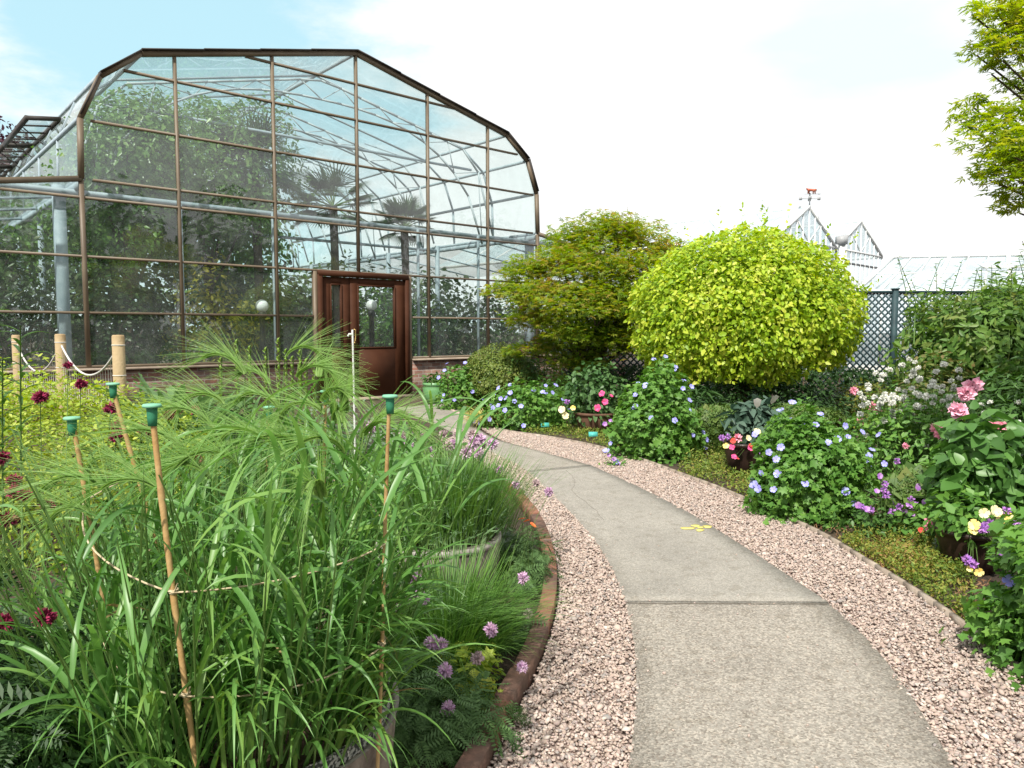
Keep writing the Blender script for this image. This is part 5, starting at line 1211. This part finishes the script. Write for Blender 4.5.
dot_plant('blue_violas', 'straggling blue flowers around the broad geranium', 'violas', loc, P[:7], blueF, gerM, mound=crown(150, loc+np.array([0, 0, .3]), (.2, .15, .3), lobed, .05, 263, .9), dirs=(-.2, -1, .5), fs=1.0)
loc = gz(762, 505)+np.array([.05, .1, 0]); dot_plant('blue_violas', 'small blue violas at the gravel edge left of the broad geranium', 'violas', loc, [at_y(x, y, loc[1]-.03) for x, y in ((756, 492), (762, 496), (767, 492), (761, 501), (769, 497), (758, 485))], [blueF], gerM, mound=crown(160, loc+np.array([0, 0, .06]), (.12, .1, .1), T_leaf(.6), .035, 264, .9), dirs=(-.2, -1, .5), fs=.95)
loc = gz(706, 455)+np.array([0, .15, 0]); dot_plant('purple_violas', 'few purple violas in front of the clipped hedge', 'violas', loc, [at_y(x, y, loc[1]-.1) for x, y in ((705, 438), (709, 438), (712, 446), (705, 448), (706, 454), (715, 455), (716, 420), (718, 424), (690, 446))], [purpF, blueF], gerM, mound=crown(200, loc+np.array([0, 0, .08]), (.22, .12, .12), T_leaf(.6), .04, 265, .9), dirs=(-.2, -1, .5), fs=1.2)
loc = gz(617, 470)+np.array([0, .2, 0]); dot_plant('purple_violas', 'blue-violet flowers fallen over the gravel by the round geranium', 'violas', loc, [at_y(x, y, loc[1]) for x, y in ((606, 451), (609, 455), (616, 462), (619, 464), (624, 468), (614, 459))], [blueF, purpF], gerM, mound=crown(90, loc+np.array([0, 0, .03]), (.14, .1, .05), T_leaf(.6), .035, 266, .9), dirs=(-.1, -1, .8), fs=1.25)
# pink climbing roses near the maple
loc = at_y(530, 405, 12.8)*np.array([1, 1, 0]); P = [at_y(x, y, 12.3) for x, y in ((521, 303), (535, 301), (523, 308), (539, 341), (524, 349))]
dot_plant('rose_bush', 'leggy rose with pale pink blooms peeping from the maple', 'rose', loc, P, roseF, midM, mound=crown(900, loc+np.array([0, 0, .6]), (.5, .4, .6), T_leaf(.5), .07, 267, .8), dirs=(-.2, -1, .3), fs=1.35)
mound('leafy_plant', 'yellowish-green shrub between the round bush and the maple', 'shrub', at_y(548, 405, 12.9)*np.array([1, 1, 0]), (.45, .4, .72), 2200, T_leaf(.5), .05, leafmat('yellowish_leaf', [(.14, .19, .03), (.24, .27, .05), (.32, .32, .07)], .3, .5), 271)
mound('leafy_plant', 'dark green perennial between the far low hedges', 'plant', at_y(560, 405, 11.0)*np.array([1, 1, 0]), (.75, .4, .5), 2600, T_leaf(.4), .07, midM, 272)
mound('leafy_plant', 'strap-leaved dark plant right of the round geranium', 'plant', at_y(700, 420, 9.3)*np.array([1, 1, 0]), (.34, .3, .46), 1500, T_leaf(.18), .14, darkM, 273)
# creeping thyme mats: too many tiny shoots to count
def carpet(label, pts, n, mat, size, h, seed, T=T_rhomb(.5), name='creeping_thyme'):
    r = np.random.RandomState(seed); Pg = np.array([at_z(x, y)[:2] for x, y in pts]); lo, hi = Pg.min(0), Pg.max(0); Q = lo+(hi-lo)*r.rand(n*4, 2)
    ins = np.zeros(len(Q), bool); j = len(Pg)-1
    for i in range(len(Pg)):
        xi, yi = Pg[i]; xj, yj = Pg[j]; c_ = ((yi > Q[:, 1]) != (yj > Q[:, 1])) & (Q[:, 0] < (xj-xi)*(Q[:, 1]-yi)/(yj-yi+1e-9)+xi); ins ^= c_; j = i
    Q = Q[ins][:n]; m = len(Q); dens = (.5+.5*np.sin(Q[:, 0]*9+seed)*np.sin(Q[:, 1]*7+1)+.3*np.sin(Q[:, 0]*31+2*seed)*np.sin(Q[:, 1]*27)).clip(0, 1); keep = r.rand(m) < .12+1.0*dens; Q = Q[keep]; dens = dens[keep]; m = len(Q)
    P = np.column_stack([Q, .005+h*(.4+.9*dens)*r.rand(m)]); V, f = leaves(T, P, r.normal(size=(m, 3))+np.array([0, 0, .7]), r.normal(size=(m, 3))+np.array([0, 0, .8]), size*(.6+.8*r.rand(m)))
    o = mk(name, V, f, mat); tag(o, label, 'ground cover', kind='stuff'); return o
thM = leafmat('thyme_green', [(.07, .14, .02), (.13, .21, .03), (.25, .28, .04), (.33, .20, .07)], .2, .6, nscale=3); thY = leafmat('thyme_gold', [(.07, .14, .02), (.14, .22, .03), (.24, .29, .045), (.28, .18, .06)], .2, .6, nscale=3)
carpet('golden green creeping mat edging the gravel before the clipped hedge', [(676, 474), (690, 452), (735, 450), (765, 480), (760, 505), (720, 489)], 9000, thY, .026, .10, 1)
carpet('reddish green creeping mat along the far gravel edge', [(520, 433), (540, 426), (600, 428), (640, 438), (640, 458), (600, 446), (560, 437)], 8000, thY, .026, .07, 2)
carpet('green creeping mat on the gravel edge before the dark wide pot', [(838, 545), (870, 530), (930, 545), (975, 585), (975, 630), (940, 608), (880, 570)], 14000, thM, .020, .085, 3)
carpet('loose dead stems and leaf litter under the geraniums', [(770, 512), (880, 515), (1010, 600), (1010, 660), (974, 636), (900, 585), (830, 540)], 1800, leafmat('litter', [(.14, .07, .03), (.26, .14, .07), (.30, .20, .12)], .1, .8), .035, .012, 4, T_rhomb(.22), name='leaf_litter')
# small silver plant by the dark pot
mound('silver_plant', 'tiny silvery plant on the gravel side of the dark wide pot', 'plant', gz(942, 560), (.06, .05, .10), 260, T_rhomb(.3), .03, greyM, 281)
# teal plant labels
tlM = noisemat('teal_plastic', [(.06, .38, .34), (.10, .48, .42)], 8, .4)
for (px, py), lab in (((545, 427), 'small teal plant tag in the far geranium bed'), ((593, 437), 'small teal plant tag in front of the brown clay bowl')):
    q = gz(px, py+4); t = thing('plant_tag', lab, 'plant tag', q, 'teal plant tags'); mb = MB(); mb.bar(q+np.array([0, 0, 0]), q+np.array([0, .0, .08]), .012, .003, up=(1, 0, 0)); mb.build('stake', tlM, t)
    mb = MB(); mb.bar(q+np.array([-.055, -.006, .085]), q+np.array([.055, -.006, .085]), .006, .06, up=(0, .5, 1)); mb.build('tag_plate', tlM, t)
# ============================================================ inside the glasshouse
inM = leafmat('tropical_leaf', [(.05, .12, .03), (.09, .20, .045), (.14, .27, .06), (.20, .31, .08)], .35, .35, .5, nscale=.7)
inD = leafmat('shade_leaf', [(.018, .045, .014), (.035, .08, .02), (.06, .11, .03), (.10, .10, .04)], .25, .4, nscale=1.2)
goldI = leafmat('golden_inside_leaf', [(.12, .15, .02), (.28, .28, .03), (.42, .36, .05)], .4, .4)
def gtree(label, t_, b_, z, rad, n, size, mat, seed, trunk=.07, cat='tree', T=T_leaf(.5), name='tropical_tree', zmin=.6):
    base = G(t_, b_, 0); tt = thing(name, label, cat, base, None); c = G(t_, b_, z)
    keep = lambda P: ((P-O0)@nv > .55) & (P[:, 2] < np.array([ztop(x) for x in (P-O0)@dv])-.15)
    V, f = join([crown(n, c, rad, T, size, seed, .55, .28, 3.2, .3, zmin, .9, .3, cut=keep)]); mk('crown', V, f, mat, tt)
    r = np.random.RandomState(seed); tree_limbs('trunk', base, [c+d*np.array(rad)*.7 for d in unit(r.normal(size=(9, 3))+np.array([0, 0, .4]))], trunk, barkM, tt, max(.4, (z-rad[2])*.8), seed)
    return tt
gtree('tall leafy tree inside the glasshouse, upper left of the front', -4.7, 2.1, 4.2, (1.5, 1.35, 1.75), 15000, .10, inM, 401)
gtree('broad green tree inside the glasshouse, second from its left corner', -2.9, 3.0, 4.6, (1.8, 1.5, 1.8), 15000, .10, inM, 402)
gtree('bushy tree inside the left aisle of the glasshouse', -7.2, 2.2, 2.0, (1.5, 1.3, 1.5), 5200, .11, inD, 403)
gtree('dark tree inside the glasshouse behind the left-hand trees', -4.6, 5.4, 4.1, (1.8, 1.6, 1.5), 5600, .16, inM, 404)
gtree('deeper green tree inside the glasshouse near its middle', -1.6, 6.2, 3.6, (1.7, 1.5, 1.7), 5200, .16, inM, 405)
gtree('light tree behind the open vents at the far left of the glasshouse', -6.0, 8.6, 3.6, (1.5, 1.8, 1.6), 3600, .16, inM, 406)
low = [(-8.4, 1.0, 1.1, 1.1), (-6.6, .95, 1.1, 1.1), (-5.2, 1.1, 1.25, 1.15), (-3.5, 1.3, 1.3, .85), (-2.5, 1.8, 1.2, 1.0), (-1.5, 3.0, 1.3, 1.2), (.6, 1.6, 1.2, 1.1), (1.8, 1.2, 1.15, 1.1), (3.0, 1.2, 1.25, 1.2), (4.4, 1.3, 1.2, 1.1), (5.6, 1.6, 1.2, 1.0), (-4.4, 4.2, 1.6, 1.4), (-7.6, 4.4, 1.6, 1.5), (1.8, 4.4, 1.5, 1.5), (4.2, 5.4, 1.6, 1.5), (-.2, 6.6, 1.6, 1.5), (-3.4, 8.8, 1.7, 1.7), (3.2, 9.2, 1.7, 1.7), (-.3, 9.8, 1.8, 1.7)]
lw = ['by the left end of the front glass', 'at the front glass of the left aisle', 'in the first bay of the main gable', 'behind the front glass, second bay', 'beside the left jamb of the brown door', 'seen through the brown door', 'right of the brown door behind the glass', 'in the second bay right of the door', 'dim bay left of the maple', 'behind the maple in the right aisle', 'at the right end of the right aisle',
      'second row behind the second bay', 'second row in the left aisle', 'second row right of the door', 'second row in the right aisle', 'middle of the glasshouse floor', 'back row left of centre', 'back row right of centre', 'back row in the centre']
for i, ((t_, b_, z, r_), w_) in enumerate(zip(low, lw)):
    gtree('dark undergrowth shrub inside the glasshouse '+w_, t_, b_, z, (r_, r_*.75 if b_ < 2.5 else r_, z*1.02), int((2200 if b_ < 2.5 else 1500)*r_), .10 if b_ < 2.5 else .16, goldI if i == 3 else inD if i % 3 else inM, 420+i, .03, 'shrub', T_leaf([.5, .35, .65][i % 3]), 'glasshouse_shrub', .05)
# palms
def fan_palm(label, t_, b_, h, L_, seed, n=26, mat=None):
    base = G(t_, b_, 0); tt = thing('fan_palm', label, 'palm', base); r = np.random.RandomState(seed)
    mb = MB(); mb.tube([base, base+np.array([.04, 0, h*.5]), base+np.array([0, 0, h])], [.10, .09, .10], 9); mb.build('trunk', barkM, tt, True)
    top = base+np.array([0, 0, h]); parts = []; st = MB()
    for k in range(n):
        az = r.rand()*6.28; el = r.uniform(-.5, 1.35); d = np.array([cos(az)*cos(el), sin(az)*cos(el), sin(el)]); pet = L_*.55; hub = top+d*pet; st.tube([top, hub], .012, 4)
        s = unit(np.cross(d, [0, 0, 1.])); 
        for j in range(22):
            a = -1.5+3.0*j/21; dd = d*cos(a)+s*sin(a); aa_ = atan2(dd[1], dd[0]); le = math.acos(max(-1, min(1, dd[2]))); parts.append((hub, aa_, le, L_*(.62+.1*cos(a))))
    P = np.array([p[0] for p in parts]); V, f = blades(P, [p[1] for p in parts], [p[2] for p in parts], .25, [p[3] for p in parts], .035, 4, .3)
    mk('fronds', V, f, mat or palmM, tt); st.build('frond_stalks', stemM, tt)
palmM = leafmat('palm_leaf', [(.035, .075, .03), (.06, .12, .045), (.10, .16, .07)], .25, .4)
fan_palm('large fan palm inside the glasshouse, above the door', -2.05, 2.6, 4.85, 1.0, 501, 30)
fan_palm('fan palm inside the glasshouse right of the door, lower crown', .1, 3.2, 4.3, .9, 502)
fan_palm('spiky fan palm inside the right half of the glasshouse', 1.7, 2.6, 3.9, .7, 503)
# globe lamps behind the glass
globM = newmat('opal_glass')[0]; b_ = globM.node_tree.nodes['Principled BSDF']; b_.inputs['Base Color'].default_value = (.82, .84, .85, 1); b_.inputs['Roughness'].default_value = .25
ironM = noisemat('black_iron', [(.012, .012, .013), (.025, .025, .028)], 9, .5)
for px, py, bb, lab in ((262, 306, .27, 'white globe lamp behind the glass left of the brown door'), (371.5, 305.5, .40, 'white globe lamp on a black post seen through the door glass')):
    # intersection of the view ray with the plane b = bb
    r_ = ray(px, py); o_ = np.array([0, 0, EYE]); k = ((G(0, bb, 0)-o_)@nv)/(r_@nv); c = o_+r_*k; R = .115
    t = thing('globe_lamp', lab, 'lamp', (c[0], c[1], 0), 'globe lamps inside the glasshouse'); mb = MB(); mb.lathe(c, [(.001, R)]+[(R*cos(a), R*sin(a)) for a in np.linspace(1.4, -1.3, 14)]+[(.001, -R)], 24); mb.build('globe', globM, t, True)
    mb = MB(); mb.lathe((c[0], c[1], 0), [(.12, 0), (.11, .05), (.05, .08), (.05, c[2]-R-.12), (.075, c[2]-R-.10), (.075, c[2]-R-.02), (.05, c[2]-R+.02)], 16); mb.build('lamp_post', ironM, t, True)

# ============================================================ behind: purple tree, white glasshouses, weathervane
purM = leafmat('purple_leaf', [(.035, .012, .022), (.07, .022, .035), (.11, .04, .05)], .3, .45)
base = at_y(-25, 331, 24)*np.array([1, 1, 0]); t = thing('purple_tree', 'dark purple-leaved tree behind the left end of the glasshouse', 'tree', base)
c = at_y(-22, 190, 24); V, f = crown(9000, c, (2.3, 2.0, 2.3), T_leaf(.6), .17, 601, .6, .3, 3.5, .3, 1.5, .9); mk('crown', V, f, purM, t)
tree_limbs('trunk', base, [c+d*np.array([1.8, 1.6, 1.8]) for d in unit(RS.normal(size=(12, 3)))], .14, barkM, t, 2.0, 7)
wfr = noisemat('white_frame', [(.66, .68, .68), (.78, .79, .79)], 4, .5); pglass = glassmat('pale_glass', .30, (.93, .98, .99), (.66, .78, .84))
t = thing('low_glasshouse', 'long low white-framed glasshouse with hipped roof behind the lattice', 'glasshouse', at_y(960, 331, 18.5)*np.array([1, 1, 0]))
zr = at_y(893, 258, 19.6)[2]; ze = at_y(857, 292, 18.2)[2]; R0 = np.array([at_y(893, 258, 19.6)[0], 19.6]); E0 = np.array([at_y(856, 292, 18.2)[0], 18.2]); R1 = np.array([at_y(1130, 250, 18.6)[0], 18.6]); E1 = np.array([at_y(1130, 290, 17.2)[0]+1, 17.2]); B0 = E0+np.array([1.0, 2.8]); B1 = E1+np.array([1.0, 2.8])
P3 = lambda q, z: np.array([q[0], q[1], z])
for nm, pl_ in (('roof_glazing', [P3(E0, ze), P3(E1, ze), P3(R1, zr), P3(R0, zr)]), ('roof_glazing', [P3(B0, ze), P3(B1, ze), P3(R1, zr), P3(R0, zr)]), ('hip_glazing', [P3(E0, ze), P3(R0, zr), P3(B0, ze)]), ('wall_glazing', [P3(E0, .5), P3(E1, .5), P3(E1, ze), P3(E0, ze)]), ('wall_glazing', [P3(E0, .5), P3(B0, .5), P3(B0, ze), P3(E0, ze)])):
    mb = MB(); mb.poly(pl_); mb.build(nm, pglass, t)
mb = MB()
mb.bar(P3(R0, zr+.03), P3(R1, zr+.03), .08, .08); mb.bar(P3(E0, ze), P3(E1, ze), .08, .10); mb.bar(P3(E0, ze+.02), P3(R0, zr+.02), .08, .09); mb.bar(P3(B0, ze+.02), P3(R0, zr+.02), .06, .06)
for k in range(1, 12):
    s = k/12; a = E0+(E1-E0)*s; b2 = R0+(R1-R0)*s; w = .09 if k % 3 == 0 else .03; mb.bar(P3(a, ze+.02), P3(b2, zr+.02), w, .05); mb.bar(P3(a, .5), P3(a, ze), .05, .05, up=(1, 0, 0))
    b3 = B0+(B1-B0)*s; mb.bar(P3(b3, ze+.02), P3(b2, zr+.02), .03, .04)
m_ = (P3(E0, ze)+P3(R0, zr))/2; m2_ = (P3(E1, ze)+P3(R1, zr))/2; mb.bar(m_+np.array([0, 0, .02]), m2_+np.array([0, 0, .02]), .025, .03)
mb.build('frame', wfr, t)
mb = MB(); mb.bar(P3(E0, .25), P3(E1, .25), .1, .5); mb.bar(P3(E0, .25), P3(B0, .25), .1, .5); mb.build('base_wall', noisemat('pale_render', [(.45, .44, .41), (.58, .57, .54)], 5, .8), t)
# opened ridge vent
va = R0+(R1-R0)*.36; vb = R0+(R1-R0)*.62; dn = (P3(E0, ze)-P3(R0, zr)); dn = dn/np.linalg.norm(dn); off = np.array([0, -.12, .02])
mb = MB(); q0, q1 = P3(va, zr-.12), P3(vb, zr-.12); e0, e1 = q0+np.array([-.2, -.75, -.22]), q1+np.array([-.2, -.75, -.22])
for a, b2 in ((q0, q1), (q1, e1), (e1, e0), (e0, q0)): mb.bar(a, b2, .06, .06)
mb.build('roof_vent', wfr, t)
# twin-gabled tall glasshouse
D1 = 22.0; v0 = at_y(781, 239.5, 20.0); v1 = at_y(836, 248, D1); v2 = at_y(882, 257, 24.7); ze2 = v1[2]; v0 = v1+(v1-v2); v0[2] = ze2; v2[2] = ze2
bd = unit(np.array([-(v2-v0)[1], (v2-v0)[0], 0.]))*14; pk = .98
t = thing('twin_gable_glasshouse', 'tall white glasshouse with two pointed gables behind the lattice', 'glasshouse', (v1+np.array([0, 0, -ze2])))
mb = MB(); 
for a, b2 in ((v0, v1), (v1, v2)):
    p = (a+b2)/2+np.array([0, 0, pk]); lo = lambda q: np.array([q[0], q[1], .3])
    g_ = MB(); g_.poly([a, b2, p]); g_.build('gable_glazing', pglass, t)
    g_ = MB(); g_.poly([lo(a), lo(b2), b2, a]); g_.build('wall_glazing', pglass, t)
    for e_ in (a, b2): g_ = MB(); g_.poly([e_, p, p+bd, e_+bd]); g_.build('roof_glazing', pglass, t); mb.bar(e_, p, .07, .08)
    mb.bar(p, p+bd, .06, .06); mb.bar(a, a+bd, .09, .09); mb.bar(a, b2, .05, .05)
    for k in range(0, 11):
        s = k/10; q = a+(b2-a)*s; top = q+np.array([0, 0, pk*(1-abs(2*s-1))]); mb.bar(lo(q), top, .035, .04, up=(1, 0, 0))
    for s in (.3, .7): q = a+(b2-a)*s; mb.bar(a+(b2-a)*.5+np.array([0, 0, .0]), q+np.array([0, 0, pk*.58]), .03, .03)
    for k in range(1, 9): mb.bar(a+bd*k/9, p+bd*k/9, .04, .04); mb.bar(b2+bd*k/9, p+bd*k/9, .04, .04)
mb.bar(v2, v2+bd, .09, .09); mb.build('frame', wfr, t)
gd = MB(); d_ = v2-v0; gd.bar(v0+np.array([0, 0, -.38]), v2+np.array([0, 0, -.38]), .03, .06); gd.build('dark_rail', noisemat('grey_rail', [(.12, .13, .14), (.2, .2, .21)], 5, .6), t)
mb = MB(); mb.bar(np.array([*v0[:2], .15]), np.array([*v2[:2], .15]), .12, .3); mb.build('base_wall', bpy.data.materials['pale_render'], t)
# floodlight near the valley
q = at_y(843.5, 240, 21.2); t = thing('floodlight', 'grey box floodlight on a white post between the two gables', 'floodlight', (q[0], q[1], 0))
gm = noisemat('grey_metal', [(.30, .31, .32), (.42, .43, .44)], 5, .5)
mb = MB(); mb.slab([q+np.array(v) for v in ((-.14, 0, .10), (.14, 0, .16), (.12, 0, -.12), (.0, 0, -.16), (-.16, 0, -.10))], (0, .2, .02)); mb.build('lamp_housing', gm, t)
mb = MB(); mb.bar((q[0], q[1]+.1, 0), (q[0], q[1]+.1, q[2]-.12), .14, .14, up=(1, 0, 0)); mb.build('post', wfr, t)
for px, py in ((838, 240), (886, 256), (892, 258)):
    pass
# weathervane with a red-brown four-legged animal
ap = (v0+v1)/2+np.array([0, 0, pk]); t = thing('weathervane', 'small weathervane with a red-brown animal on the left gable peak', 'weathervane', ap, None)
kx = 20.9/F
mb = MB(); mb.tube([ap, ap+np.array([0, 0, 13*kx])], .018, 6); 
mb.build('spindle', gm, t)
mb = MB(); zz = ap[2]+7.5*kx
for sgn in (1, -1):
    for d in (np.array([1, 0, 0.]), np.array([.35, 1, 0])*.6):
        e = np.array([ap[0], ap[1], zz])+d*sgn*9*kx; mb.tube([(ap[0], ap[1], zz), e], .012, 5); mb.slab([e+np.array([-.04, 0, -.04]), e+np.array([.04, 0, -.04]), e+np.array([.05, 0, .04]), e+np.array([-.04, 0, .05])], (0, .012, 0))
mb.build('direction_arms', gm, t)
mb = MB(); zz = ap[2]+12.0*kx; o_ = np.array([ap[0]+1.5*kx, ap[1], zz]); u = kx
mb.bar(o_+np.array([-7*u, 0, 0]), o_+np.array([7*u, 0, 0]), .014, .014); mb.slab([o_+np.array([7*u, -.005, -.8*u]), o_+np.array([9.5*u, -.005, 0]), o_+np.array([7*u, -.005, .8*u])], (0, .01, 0))
mb.build('pointer', gm, t)
sh = [(-4.6, 3.8), (-4.9, 5.0), (-5.3, 5.2), (-4.6, 5.6), (-3.6, 5.1), (-2.4, 5.0), (2.8, 4.7), (4.2, 4.9), (4.9, 4.3), (4.6, 2.4), (4.3, 4.0), (3.8, 3.0), (4.0, .3), (3.4, .3), (3.0, 2.4), (2.2, 2.6), (2.0, .3), (1.4, .3), (1.3, 2.6), (-1.8, 2.6), (-2.1, .3), (-2.7, .3), (-2.7, 2.8), (-3.2, .5), (-3.7, .5), (-3.6, 3.2)]
mb = MB(); mb.slab([o_+np.array([x*u, -.02, z*u]) for x, z in sh[::-1]], (0, .04, 0)); mb.build('animal_figure', noisemat('red_brown_paint', [(.42, .10, .06), (.52, .16, .09)], 6, .6), t)
# trees beyond the right edge of the picture, which the lower panes mirror
for i, (x, y, z, r_, lab) in enumerate(((12.5, 4.5, 3.6, 2.6, 'tall dark tree beyond the right edge, mirrored in the glasshouse'), (13.5, 9.3, 3.4, 2.5, 'second tree beyond the right edge, behind the lattice line'), (10.5, .2, 3.6, 2.6, 'leafy tree to the right of the photographer'), (17.0, 13.6, 3.6, 2.8, 'farthest mirrored tree beyond the right edge'), (12.5, -5.0, 3.8, 2.8, 'tree behind the photographer on the right'))):
    b0_ = np.array([x, y, 0.]); t = thing('garden_tree', lab, 'tree', b0_, 'trees mirrored in the glass'); V, f = crown(2600, b0_+np.array([0, 0, z]), (r_, r_, z*.96), T_leaf(.6), .34, 700+i, .6, .2, 3.2, .3, .1); mk('crown', V, f, darkM, t)
    tree_limbs('trunk', b0_, [b0_+np.array([0, 0, z])+d*r_*.7 for d in unit(RS.normal(size=(8, 3)))], .18, barkM, t, 1.6, 9)
